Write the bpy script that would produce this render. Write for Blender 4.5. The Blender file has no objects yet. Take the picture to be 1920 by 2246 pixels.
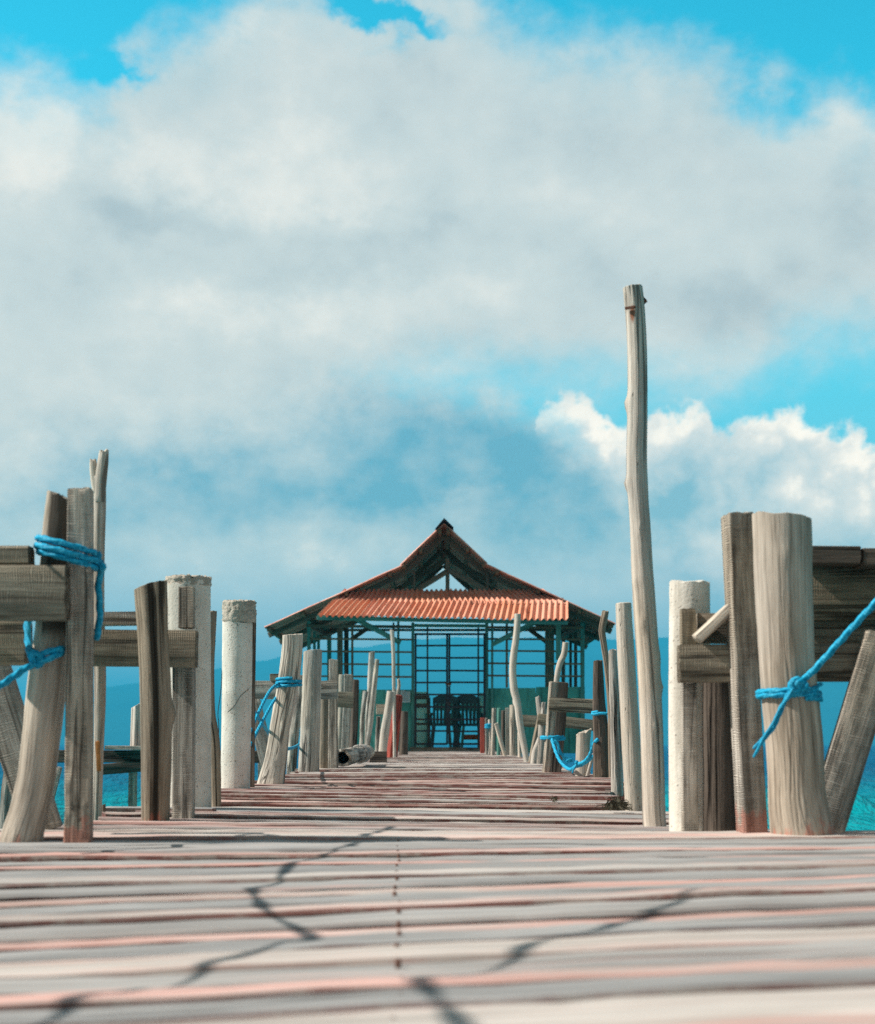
import bpy, math, random
from mathutils import Vector, noise as mnoise

random.seed(11)
R = math.radians
sc = bpy.context.scene
col = sc.collection

# ------------------------------------------------------------------ measures
F = 4000.0          # focal length in photo pixels (50 mm on a 24 mm wide frame)
CX, HY = 960.0, 1632.0
EYE = 0.2959        # eye height over the foot of the pier deck
SLOPE = 0.005185    # the deck climbs very slightly towards the pavilion
WATER = -1.5
SUN_EL, SUN_AZ = R(42), R(86)     # azimuth measured from "behind the camera" round to the left
SUN_DIR = Vector((-math.cos(SUN_EL)*math.sin(SUN_AZ), -math.cos(SUN_EL)*math.cos(SUN_AZ), math.sin(SUN_EL)))

def W(px, py, Z):
    return Vector(((px-CX)/F*Z, Z, EYE-(py-HY)/F*Z))
def deck_z(Z): return SLOPE*Z
def Zb(py): return EYE/((py-HY)/F+SLOPE)
def nz(x, y=0.0, z=0.0): return mnoise.noise(Vector((x, y, z)))

# ------------------------------------------------------------------ node helper
class NT:
    def __init__(s, tree): s.t = tree; s.n = tree.nodes; s.l = tree.links
    def new(s, typ, **kw):
        n = s.n.new(typ)
        for k, v in kw.items(): setattr(n, k, v)
        return n
    def put(s, sock, v):
        if isinstance(v, bpy.types.NodeSocket): s.l.new(v, sock)
        elif v is not None:
            if isinstance(v, (tuple, list)) and sock.type == 'RGBA' and len(v) == 3: v = (*v, 1)
            sock.default_value = v
    def m(s, op, a, b=None, c=None, clamp=False):
        n = s.new('ShaderNodeMath', operation=op, use_clamp=clamp)
        for i, v in enumerate((a, b, c)):
            if v is not None: s.put(n.inputs[i], v)
        return n.outputs[0]
    def add(s, a, b): return s.m('ADD', a, b)
    def sub(s, a, b): return s.m('SUBTRACT', a, b)
    def mul(s, a, b): return s.m('MULTIPLY', a, b)
    def vm(s, op, a, b=None):
        n = s.new('ShaderNodeVectorMath', operation=op)
        s.put(n.inputs[0], a)
        if b is not None: s.put(n.inputs[1], b)
        return n.outputs['Value'] if op in ('LENGTH', 'DOT_PRODUCT', 'DISTANCE') else n.outputs[0]
    def noise(s, vec, scale=1.0, detail=4.0, rough=0.55, dist=0.0, color=False, lac=2.0):
        n = s.new('ShaderNodeTexNoise')
        if vec is not None: s.put(n.inputs['Vector'], vec)
        n.inputs['Scale'].default_value = scale; n.inputs['Detail'].default_value = detail
        n.inputs['Roughness'].default_value = rough; n.inputs['Distortion'].default_value = dist
        n.inputs['Lacunarity'].default_value = lac
        return n.outputs['Color' if color else 'Fac']
    def ss(s, v, a, b, lo=0.0, hi=1.0, kind='SMOOTHSTEP'):
        n = s.new('ShaderNodeMapRange', interpolation_type=kind)
        s.put(n.inputs['Value'], v)
        s.put(n.inputs['From Min'], a); s.put(n.inputs['From Max'], b)
        s.put(n.inputs['To Min'], lo); s.put(n.inputs['To Max'], hi)
        return n.outputs[0]
    def mix(s, f, a, b, mode='MIX'):
        n = s.new('ShaderNodeMix', data_type='RGBA', blend_type=mode)
        s.put(n.inputs[0], f); s.put(n.inputs[6], a); s.put(n.inputs[7], b)
        return n.outputs[2]
    def comb(s, x, y, z):
        n = s.new('ShaderNodeCombineXYZ')
        s.put(n.inputs[0], x); s.put(n.inputs[1], y); s.put(n.inputs[2], z)
        return n.outputs[0]
    def sep(s, v):
        n = s.new('ShaderNodeSeparateXYZ'); s.put(n.inputs[0], v); return n.outputs
    def attr(s, name, out='Fac'):
        n = s.new('ShaderNodeAttribute', attribute_name=name); return n.outputs[out]
    def bump(s, h, strength=0.5, dist=0.01, normal=None):
        n = s.new('ShaderNodeBump')
        n.inputs['Strength'].default_value = strength; n.inputs['Distance'].default_value = dist
        s.put(n.inputs['Height'], h)
        if normal is not None: s.put(n.inputs['Normal'], normal)
        return n.outputs[0]

def srgb(r, g, b):
    f = lambda c: c/12.92 if c <= 0.04045 else ((c+0.055)/1.055)**2.4
    return tuple(f(v/255.0) for v in (r, g, b))

def newmat(name):
    m = bpy.data.materials.new(name); m.use_nodes = True
    t = NT(m.node_tree)
    p = t.n['Principled BSDF']
    return m, t, p

# ------------------------------------------------------------------ materials
def wood(name, light, dark, grain=1.0, saw=0.0, crack=1.0, rough=0.88, bump=0.5, blotch=0.35, spots=0.0):
    if 'painted' not in name:
        def grey(c, k=.88):
            l = sum(c)/3; return tuple(l+(v-l)*k for v in c)
        light, dark = grey(light), grey(dark)
    m, t, p = newmat(name)
    g = t.attr('gco', 'Vector')
    fib = t.noise(t.vm('MULTIPLY', g, (48*grain, 48*grain, 1.7*grain)), 1, 6, 0.68)
    fin = t.noise(t.vm('MULTIPLY', g, (170*grain, 170*grain, 6*grain)), 1, 3, 0.6)
    blo = t.noise(t.vm('MULTIPLY', g, (7, 7, 2.2)), 1, 4, 0.6)
    f = t.add(t.mul(t.sub(fib, 0.5), 2.3), t.add(t.mul(t.sub(blo, 0.5), 1.7*blotch/0.35*0.7), 0.56))
    f = t.add(f, t.mul(t.sub(fin, 0.5), 1.3))
    c = t.mix(t.m('MINIMUM', t.m('MAXIMUM', f, 0.0), 1.0), dark, light)
    # hue drift, some greyer and some warmer patches
    hue = t.noise(t.vm('MULTIPLY', g, (3.1, 3.1, 0.9)), 1, 3, 0.5)
    c = t.mix(t.ss(hue, 0.45, 0.7, 0, 0.5), c, t.mix(1.0, c, (0.80, 0.86, 0.92), 'MULTIPLY'))
    c = t.mix(t.ss(hue, 0.55, 0.3, 0, 0.45), c, t.mix(1.0, c, (1.0, 0.89, 0.72), 'MULTIPLY'))
    ck = t.noise(t.vm('MULTIPLY', g, (17*grain, 17*grain, 0.55*grain)), 1, 3, 0.55)
    line = t.ss(t.m('ABSOLUTE', t.sub(ck, 0.5)), 0.004, 0.026, 1, 0)
    gate = t.ss(t.noise(t.vm('MULTIPLY', g, (4, 4, 1.1)), 1, 2), 0.44, 0.56)
    line = t.mul(t.mul(line, gate), crack)
    c = t.mix(t.mul(line, 0.85), c, tuple(v*0.16 for v in dark))
    h = t.add(t.mul(fib, 1.1), t.mul(fin, 0.6))
    h = t.sub(h, t.mul(line, 1.8))
    if saw > 0:
        s = t.sep(g)
        wob = t.noise(t.vm('MULTIPLY', g, (9, 9, 30)), 1, 2)
        sw = t.m('SINE', t.add(t.mul(s[2], 2*math.pi/0.0062), t.mul(wob, 22)))
        sw = t.mul(sw, t.ss(t.noise(t.vm('MULTIPLY', g, (40, 40, 6)), 1, 3), 0.35, 0.65))
        h = t.add(h, t.mul(sw, 0.30*saw))
        c = t.mix(t.ss(sw, -0.2, -1.0, 0, 0.32*saw), c, tuple(v*0.45 for v in dark))
    if spots > 0:
        v = t.new('ShaderNodeTexVoronoi'); v.inputs['Scale'].default_value = 1
        t.put(v.inputs['Vector'], t.vm('MULTIPLY', g, (70, 70, 24)))
        sp = t.mul(t.ss(v.outputs['Distance'], 0.0, 0.26, 1, 0), t.ss(t.noise(t.vm('MULTIPLY', g, (12, 12, 6)), 1, 3), 0.5, 0.6))
        c = t.mix(t.mul(sp, spots), c, tuple(q*0.3 for q in dark))
        h = t.sub(h, t.mul(sp, 0.8))
    # paint splashed on the foot, rust run, knots
    pa = t.attr('paint'); pn = t.noise(t.vm('MULTIPLY', g, (30, 30, 12)), 1, 5, 0.7)
    pf = t.ss(t.add(pa, t.mul(t.sub(pn, 0.5), 2.4)), 0.55, 0.8)
    c = t.mix(t.mul(pf, 0.6), c, (0.50, 0.175, 0.125))
    st = t.attr('stain'); sf = t.ss(t.add(st, t.mul(t.sub(fib, 0.5), 0.8)), 0.3, 0.7)
    c = t.mix(t.mul(sf, 0.85), c, (0.22, 0.055, 0.012))
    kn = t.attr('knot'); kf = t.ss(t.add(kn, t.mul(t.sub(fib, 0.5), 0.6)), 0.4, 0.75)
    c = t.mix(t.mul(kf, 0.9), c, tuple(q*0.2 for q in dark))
    t.put(p.inputs['Base Color'], c); p.inputs['Roughness'].default_value = rough
    p.inputs['Specular IOR Level'].default_value = 0.18
    t.put(p.inputs['Normal'], t.bump(h, min(1, bump*1.3), 0.008))
    return m

M = {}
M['pale'] = wood('pale_driftwood', (0.70, 0.62, 0.52), (0.33, 0.28, 0.23), crack=0.9)
M['log'] = wood('weathered_log', (0.62, 0.535, 0.44), (0.22, 0.175, 0.135), crack=1.0)
M['smooth'] = wood('smooth_weathered_log', (0.56, 0.48, 0.39), (0.20, 0.16, 0.12), crack=0.3, bump=0.4, blotch=0.5)
M['brown'] = wood('brown_log', (0.37, 0.30, 0.22), (0.11, 0.085, 0.06), crack=1.0, bump=0.7)
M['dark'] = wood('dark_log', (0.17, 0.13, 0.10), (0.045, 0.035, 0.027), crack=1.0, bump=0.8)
M['sawn'] = wood('sawn_timber', (0.58, 0.515, 0.43), (0.20, 0.17, 0.135), saw=1.0, crack=0.7, bump=0.75, blotch=0.5)
M['beam'] = wood('old_brown_beam', (0.39, 0.325, 0.23), (0.11, 0.088, 0.06), saw=0.6, crack=0.8, bump=0.75, blotch=0.6)
M['far'] = wood('grey_far_timber', (0.56, 0.51, 0.44), (0.16, 0.14, 0.115), saw=0.0, crack=1.0, bump=0.9)
M['speck'] = wood('speckled_peeled_log', (0.66, 0.58, 0.47), (0.42, 0.35, 0.27), crack=0.4, spots=0.9, bump=0.55)
M['bark'] = wood('bark_log', (0.64, 0.58, 0.50), (0.10, 0.085, 0.07), crack=1.0, bump=1.0, blotch=0.9)
M['red'] = wood('red_painted_post', (0.48, 0.10, 0.07), (0.20, 0.045, 0.035), crack=1.0)
M['teal'] = wood('teal_painted_wood', (0.13, 0.34, 0.30), (0.055, 0.16, 0.14), crack=0.6, bump=0.3)
M['truss'] = wood('dark_roof_timber', (0.21, 0.165, 0.12), (0.09, 0.07, 0.05), crack=0.4, bump=0.3)
M['lath'] = wood('brown_lattice_bar', (0.28, 0.18, 0.105), (0.10, 0.068, 0.045), crack=0.4, bump=0.3)

def concrete(name, light, dark, pits=1.0, rough=False):
    m, t, p = newmat(name)
    g = t.attr('gco', 'Vector')
    n1 = t.noise(g, 9, 5, 0.62); n2 = t.noise(t.vm('MULTIPLY', g, (22, 22, 5)), 1, 5, 0.6); n3 = t.noise(g, 120, 4, 0.6)
    f = t.add(t.mul(t.sub(n1, 0.5), 1.3), t.add(t.mul(t.sub(n2, 0.5), 0.9), 0.6))
    f = t.add(f, t.mul(t.sub(n3, 0.5), 0.6))
    c = t.mix(t.m('MINIMUM', t.m('MAXIMUM', f, 0.0), 1.0), dark, light)
    gr = t.noise(t.vm('MULTIPLY', g, (16, 16, 1.6)), 1, 5, 0.65)
    c = t.mix(t.ss(gr, 0.5, 0.68, 0, 0.55), c, (0.34, 0.31, 0.25))
    v = t.new('ShaderNodeTexVoronoi'); v.inputs['Scale'].default_value = 1
    t.put(v.inputs['Vector'], t.vm('MULTIPLY', t.vm('ADD', g, t.vm('SCALE', t.noise(g, 60, 2, color=True), None)), (95, 95, 70)))
    for n in t.n:
        if n.type == 'VECT_MATH' and n.operation == 'SCALE': n.inputs['Scale'].default_value = 0.012
    pit = t.mul(t.ss(v.outputs['Distance'], 0.08, 0.30, 1, 0), t.ss(t.noise(g, 26, 3), 0.49, 0.58))
    c = t.mix(t.mul(pit, 0.75*pits), c, tuple(q*0.28 for q in dark))
    ck = t.attr('knot')
    c = t.mix(t.mul(ck, 0.85), c, (0.05, 0.04, 0.035))
    h = t.sub(t.add(t.mul(n3, 0.6), t.mul(n2, 0.4)), t.mul(pit, 1.1*pits))
    if rough: h = t.add(h, t.mul(t.noise(g, 55, 5, 0.7), 3))
    t.put(p.inputs['Base Color'], c); p.inputs['Roughness'].default_value = 0.92
    p.inputs['Specular IOR Level'].default_value = 0.12
    t.put(p.inputs['Normal'], t.bump(h, 0.7, 0.005))
    return m
M['concrete'] = concrete('pitted_concrete', (0.76, 0.72, 0.64), (0.46, 0.42, 0.36))
M['rubble'] = concrete('broken_concrete', (0.60, 0.54, 0.45), (0.28, 0.24, 0.20), rough=True)

def planks():
    m, t, p = newmat('weathered_deck_boards')
    g = t.attr('gco', 'Vector')
    geo = t.new('ShaderNodeNewGeometry')
    rnd = geo.outputs['Random Per Island']
    tc = t.new('ShaderNodeTexCoord').outputs['Object']
    fib = t.noise(t.vm('MULTIPLY', g, (60, 60, 2.0)), 1, 6, 0.66)
    fin = t.noise(t.vm('MULTIPLY', g, (210, 210, 5)), 1, 3, 0.6)
    blo = t.noise(t.vm('MULTIPLY', g, (10, 10, 1.7)), 1, 4, 0.6)
    f = t.add(t.mul(t.sub(fib, 0.5), 2.0), t.add(t.mul(t.sub(blo, 0.5), 1.5), 0.5))
    f = t.add(f, t.mul(t.sub(fin, 0.5), 0.6))
    f = t.m('MINIMUM', t.m('MAXIMUM', f, 0.0), 1.0)
    grey = t.mix(f, (0.155, 0.152, 0.15), (0.42, 0.415, 0.405))
    pale = t.mix(f, (0.33, 0.285, 0.25), (0.72, 0.65, 0.59))
    tone = t.attr('tone')
    tone = t.m('MINIMUM', t.m('MAXIMUM', t.add(tone, t.mul(t.sub(t.noise(t.vm('MULTIPLY', g, (9, 9, 0.8)), 1, 5, .65), .5), 0.8)), 0.0), 1.0)
    c = t.mix(tone, grey, pale)
    # worn salmon paint, mostly in long streaks
    pk = t.noise(t.vm('MULTIPLY', g, (13, 13, 1.1)), 1, 6, 0.68)
    pr = t.attr('pink')
    pf = t.ss(t.add(t.mul(t.sub(pk, 0.5), 2.2), t.mul(pr, 0.62)), 0.25, 0.80)
    c = t.mix(t.mul(pf, 0.75), c, t.mix(f, (0.42, 0.19, 0.15), (0.78, 0.43, 0.37)))
    # red paint still on the sawn edges
    nrm = t.sep(geo.outputs['True Normal'])
    edge = t.ss(nrm[2], 0.75, 0.45)
    en = t.noise(t.vm('MULTIPLY', g, (9, 9, 9)), 1, 5, 0.7)
    ec = t.mix(t.ss(en, 0.42, 0.62), (0.15, 0.055, 0.045), (0.27, 0.22, 0.19))
    c = t.mix(edge, c, ec)
    ck = t.noise(t.vm('MULTIPLY', g, (24, 24, 0.5)), 1, 3, 0.5)
    line = t.ss(t.m('ABSOLUTE', t.sub(ck, 0.5)), 0.0, 0.018, 1, 0)
    line = t.mul(line, t.ss(t.noise(t.vm('MULTIPLY', g, (6, 6, 0.9)), 1, 2), 0.5, 0.6))
    c = t.mix(t.mul(line, 0.8), c, (0.03, 0.024, 0.02))
    st = t.attr('stain')
    c = t.mix(t.mul(st, t.ss(en, 0.3, 0.6)), c, (0.15, 0.05, 0.02))
    t.put(p.inputs['Base Color'], c); p.inputs['Roughness'].default_value = 0.85
    p.inputs['Specular IOR Level'].default_value = 0.2
    h = t.sub(t.add(t.mul(fib, 0.9), t.mul(fin, 0.4)), t.mul(line, 1.2))
    t.put(p.inputs['Normal'], t.bump(h, 0.65, 0.006))
    return m
M['planks'] = planks()

def plain(name, c, rough=0.6, var=0.25, scale=12, metal=0.0, spec=0.3, bump=0.2, rust=None, rustamt=0.5):
    m, t, p = newmat(name)
    o = t.new('ShaderNodeTexCoord').outputs['Object']
    n = t.noise(o, scale, 5, 0.6); n2 = t.noise(o, scale*6, 4, 0.6)
    f = t.add(t.mul(n, 0.7), t.mul(n2, 0.3))
    cc = t.mix(t.ss(f, 0.3, 0.7), tuple(v*(1-var) for v in c), tuple(min(1, v*(1+var)) for v in c))
    if rust:
        cc = t.mix(t.mul(t.ss(t.noise(o, scale*1.7, 6, 0.7), 0.5, 0.66), rustamt), cc, rust)
    t.put(p.inputs['Base Color'], cc); p.inputs['Roughness'].default_value = rough
    p.inputs['Metallic'].default_value = metal; p.inputs['Specular IOR Level'].default_value = spec
    if bump: t.put(p.inputs['Normal'], t.bump(f, bump, 0.01))
    return m
M['iron'] = plain('rusty_iron', (0.09, 0.035, 0.02), 0.8, 0.5, 40)
M['gate'] = plain('dark_steel_gate', (0.022, 0.022, 0.03), 0.6, 0.3, 8, rust=(0.13, 0.06, 0.04), rustamt=0.55)
M['ridge'] = plain('black_ridge_cap', (0.012, 0.012, 0.018), 0.6, 0.3, 6)
M['plasticdark'] = plain('dark_green_plastic', (0.02, 0.085, 0.095), 0.4, 0.2, 5, spec=0.5, bump=0)
M['plasticteal'] = plain('turquoise_plastic', (0.09, 0.36, 0.31), 0.4, 0.15, 5, spec=0.5, bump=0)
M['orange'] = plain('orange_plastic', (0.62, 0.13, 0.03), 0.5, 0.2, 9, bump=0)
M['weed'] = plain('dry_weed', (0.085, 0.075, 0.05), 0.9, 0.5, 30)
M['signboard'] = plain('faded_white_board', (0.42, 0.45, 0.44), 0.8, 0.15, 8)
M['ink'] = plain('faded_ink', (0.10, 0.12, 0.13), 0.8, 0.2, 30)
M['wall'] = None
def greenwall():
    m, t, p = newmat('stained_green_wall')
    o = t.new('ShaderNodeTexCoord').outputs['Object']
    n = t.noise(t.vm('MULTIPLY', o, (3.0, 3.0, 1.2)), 1, 6, 0.65); n2 = t.noise(o, 16, 5, 0.7)
    c = t.mix(t.ss(n, 0.32, 0.68), (0.04, 0.21, 0.175), (0.11, 0.42, 0.35))
    c = t.mix(t.ss(n2, 0.55, 0.75, 0, 0.55), c, (0.16, 0.34, 0.29))
    drip = t.noise(t.vm('MULTIPLY', o, (12, 12, 0.7)), 1, 4, 0.6)
    c = t.mix(t.ss(drip, 0.56, 0.7, 0, 0.6), c, (0.012, 0.05, 0.045))
    t.put(p.inputs['Base Color'], c); p.inputs['Roughness'].default_value = 0.85
    t.put(p.inputs['Normal'], t.bump(n2, 0.4, 0.01))
    return m
M['wall'] = greenwall()

def roofmat():
    m, t, p = newmat('orange_corrugated_sheet')
    o = t.new('ShaderNodeTexCoord').outputs['Object']
    geo = t.new('ShaderNodeNewGeometry')
    n = t.noise(t.vm('MULTIPLY', o, (2.2, 2.2, 2.2)), 1, 5, 0.6); n2 = t.noise(o, 22, 5, 0.65)
    c = t.mix(t.ss(n, 0.3, 0.7), (0.68, 0.26, 0.18), (0.84, 0.42, 0.32))
    c = t.mix(t.ss(n2, 0.5, 0.72, 0, 0.6), c, (0.80, 0.48, 0.38))
    sh = t.attr('tone')
    c = t.mix(t.mul(sh, 0.55), c, (0.66, 0.24, 0.08))
    rs = t.noise(t.vm('MULTIPLY', o, (7, 2, 2)), 1, 6, 0.72)
    c = t.mix(t.ss(rs, 0.54, 0.70, 0, 0.7), c, (0.20, 0.055, 0.03))
    # inside of the sheets is bare rusty metal
    under = t.attr('under')
    un = t.mix(t.ss(n2, 0.35, 0.65), (0.30, 0.15, 0.105), (0.46, 0.25, 0.18))
    c = t.mix(under, c, un)
    t.put(p.inputs['Base Color'], c); p.inputs['Roughness'].default_value = 0.62
    p.inputs['Specular IOR Level'].default_value = 0.25
    t.put(p.inputs['Normal'], t.bump(n2, 0.25, 0.01))
    return m
M['roof'] = roofmat()

def ropemat(name, c1, c2):
    m, t, p = newmat(name)
    g = t.attr('gco', 'Vector'); s = t.sep(g)
    n = t.noise(g, 3.0, 4, 0.6)
    tw = t.m('SINE', t.add(t.mul(s[0], 6*math.pi), t.mul(s[2], 2.1)))
    c = t.mix(t.ss(tw, -1, 0.6), tuple(v*0.55 for v in c1), c1)
    c = t.mix(t.ss(n, 0.4, 0.7), c, c2)
    t.put(p.inputs['Base Color'], c); p.inputs['Roughness'].default_value = 0.6
    p.inputs['Specular IOR Level'].default_value = 0.15
    t.put(p.inputs['Normal'], t.bump(t.add(tw, n), 0.4, 0.002))
    return m
M['rope'] = ropemat('blue_nylon_rope', (0.0, 0.32, 0.55), (0.05, 0.45, 0.66))
M['cord'] = ropemat('pale_cord', (0.40, 0.38, 0.36), (0.5, 0.47, 0.42))
M['wire'] = plain('black_wire', (0.02, 0.02, 0.022), 0.6, 0.2, 9, bump=0)

# ------------------------------------------------------------------ object helpers
def link(name, verts, faces, mat, root=None, attrs=None, smooth=True, origin=None):
    me = bpy.data.meshes.new(name)
    if root is not None: org = ORG[root.name]
    else: org = origin if origin is not None else Vector((0, 0, 0))
    me.from_pydata([(v[0]-org.x, v[1]-org.y, v[2]-org.z) for v in verts], [], faces)
    for k, vals in (attrs or {}).items():
        if isinstance(vals[0], (tuple, list, Vector)):
            a = me.attributes.new(k, 'FLOAT_VECTOR', 'POINT')
            a.data.foreach_set('vector', [c for v in vals for c in v])
        else:
            a = me.attributes.new(k, 'FLOAT', 'POINT'); a.data.foreach_set('value', vals)
    if smooth: me.polygons.foreach_set('use_smooth', [True]*len(me.polygons))
    me.materials.append(mat); me.update()
    o = bpy.data.objects.new(name, me); col.objects.link(o)
    if root is not None:
        o.parent = root
    else: o.location = org
    ORG[o.name] = org
    return o
ORG = {}

def empty(name, loc):
    o = bpy.data.objects.new(name, None); col.objects.link(o)
    o.location = loc; o.empty_display_size = 0.1
    bpy.context.view_layer.update()
    ORG[o.name] = Vector(loc)
    return o
def tag(o, label=None, cat=None, group=None, kind=None):
    if label: o['label'] = label
    if cat: o['category'] = cat
    if group: o['group'] = group
    if kind: o['kind'] = kind
    return o

def catmull(pts, step):
    """pts: tuples of equal length; resample smoothly"""
    if len(pts) == 2: P = [pts[0], pts[0], pts[1], pts[1]]
    else: P = [tuple(2*a-b for a, b in zip(pts[0], pts[1]))]+list(pts)+[tuple(2*a-b for a, b in zip(pts[-1], pts[-2]))]
    out = []
    for i in range(1, len(P)-2):
        p0, p1, p2, p3 = P[i-1], P[i], P[i+1], P[i+2]
        d = math.dist(p1[:3], p2[:3])
        k = max(1, int(math.ceil(d/step)))
        for j in range(k):
            u = j/k
            out.append(tuple(0.5*((2*b)+(-a+c)*u+(2*a-5*b+4*c-d_)*u*u+(-a+3*b-3*c+d_)*u**3) for a, b, c, d_ in zip(p0, p1, p2, p3)))
    out.append(tuple(P[-2]))
    return out

def rect_section(ch=0.12, sub=2):
    """unit rectangle with chamfered corners, counter-clockwise"""
    c = 1-ch
    pts = []
    corners = [((c, -1), (1, -c)), ((1, c), (c, 1)), ((-c, 1), (-1, c)), ((-1, -c), (-c, -1))]
    prev = None
    seq = []
    for a, b in corners: seq += [a, b]
    out = []
    for i in range(len(seq)):
        a, b = seq[i], seq[(i+1) % len(seq)]
        out.append(a)
        if i % 2 == 1:
            for k in range(1, sub+1): out.append((a[0]+(b[0]-a[0])*k/(sub+1), a[1]+(b[1]-a[1])*k/(sub+1)))
    return out
def round_section(n): return [(math.cos(2*math.pi*i/n), math.sin(2*math.pi*i/n)) for i in range(n)]

def sweep(path, half, sect, ref=Vector((1, 0, 0)), rough=0.0, groove=0.0, knots=(), seed=0.0,
          top_slant=(0, 0), top_rough=0.0, bot_rough=0.0, paint_h=None, stains=(), yaw=0.0, fscale=1.0, stainfn=None, darkfn=None):
    """path: world points, half: (a,b) per point -> verts, faces, attrs.  knots: (s, angle, length, height, dark)"""
    V, Fc, G, PA, ST, KN = [], [], [], [], [], []
    n = len(sect); L = len(path)
    s = 0.0
    rnd = random.Random(int(seed*1000)+7)
    off = Vector((rnd.uniform(0, 60), rnd.uniform(0, 60), rnd.uniform(0, 60)))
    cum = [0.0]
    for i in range(1, L): cum.append(cum[-1]+(path[i]-path[i-1]).length)
    for i in range(L):
        t = (path[min(i+1, L-1)]-path[max(i-1, 0)]).normalized()
        u = (ref-t*ref.dot(t)).normalized(); v = t.cross(u)
        a, b = half[i]
        for j, (cx, cy) in enumerate(sect):
            ang = math.atan2(cy, cx)
            k = 1.0
            if rough: k += rough*nz(cx*1.6*fscale+off.x, cy*1.6*fscale+off.y, cum[i]*5+off.z)+0.6*rough*nz(cx*4+off.y, cy*4+off.z, cum[i]*16)
            if groove: k += groove*nz(cx*3.4+off.z, cy*3.4+off.x, cum[i]*0.9)-0.6*groove*max(0, nz(cx*7+off.y, cy*7, cum[i]*0.7)-0.12)*2
            dk = 0.0
            for (ks, ka, kl, kh, kd) in knots:
                da = math.atan2(math.sin(ang-ka), math.cos(ang-ka))*a
                w = math.exp(-((cum[i]-ks)/kl)**2-(da/(kl*0.8))**2)
                k += kh/a*w
                if kd: dk = max(dk, kd*math.exp(-((cum[i]-ks)/(kl*0.55))**2-(da/(kl*0.45))**2))
            if darkfn:
                w = darkfn(cum[i], ang); dk = max(dk, w); k -= .10*w
            px, py = cx*a*k, cy*b*k
            if yaw: px, py = px*math.cos(yaw)-py*math.sin(yaw), px*math.sin(yaw)+py*math.cos(yaw)
            P = path[i]+u*px+v*py
            if i == L-1 and (top_slant != (0, 0) or top_rough):
                P = P+t*(top_slant[0]*px+top_slant[1]*py+top_rough*nz(cx*2.3+off.x, cy*2.3+off.z, 3))
            if i == 0 and bot_rough: P = P-t*(bot_rough*nz(cx*2.3+off.z, cy*2.3, 9))
            V.append(P); G.append((cx*a+off.x, cy*b+off.y, cum[i]+off.z))
            PA.append(max(0.0, min(1.0, (paint_h-cum[i])/0.11+0.5)) if paint_h is not None else 0.0)
            ST.append(stainfn(cum[i], ang, P) if stainfn else 0.0); KN.append(dk)
    for i in range(L-1):
        for j in range(n):
            j2 = (j+1) % n
            Fc.append((i*n+j, i*n+j2, (i+1)*n+j2, (i+1)*n+j))
    for end in (0, L-1):
        base = end*n
        c = sum((V[base+j] for j in range(n)), Vector())/n
        t = (path[min(end+1, L-1)]-path[max(end-1, 0)]).normalized()
        r0 = len(V)
        for fr in (0.93, 0.5):
            for j in range(n):
                q = c.lerp(V[base+j], fr)
                q = q+(t if end else -t)*((0.004 if fr < 0.9 else 0.002)+0.5*max(top_rough if end else 0, 0)*nz(q.x*30, q.y*30, q.z*10)*(1 if fr < 0.9 else 0))
                V.append(q)
                g = G[base+j]; G.append((off.x+(g[0]-off.x)*fr, off.y+(g[1]-off.y)*fr, g[2]+0.5*(1-fr)))
                PA.append(0); ST.append(0); KN.append(0)
        V.append(c+(t if end else -t)*0.003); G.append((off.x, off.y, cum[end]+off.z)); PA.append(0); ST.append(0); KN.append(0)
        rings = [base, r0, r0+n]
        for k in range(2):
            for j in range(n):
                j2 = (j+1) % n
                q = (rings[k]+j, rings[k]+j2, rings[k+1]+j2, rings[k+1]+j)
                Fc.append(q if end else q[::-1])
        for j in range(n):
            j2 = (j+1) % n
            q = (r0+n+j, r0+n+j2, len(V)-1)
            Fc.append(q if end else q[::-1])
    return V, Fc, {'gco': G, 'paint': PA, 'stain': ST, 'knot': KN}

def fin(o, me_sharp=38):
    """smooth shading with creased edges kept sharp"""
    me = o.data
    import bmesh
    bm = bmesh.new(); bm.from_mesh(me)
    for e in bm.edges:
        if len(e.link_faces) == 2 and e.calc_face_angle(0) > R(me_sharp): e.smooth = False
    bm.to_mesh(me); bm.free()
    return o

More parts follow.
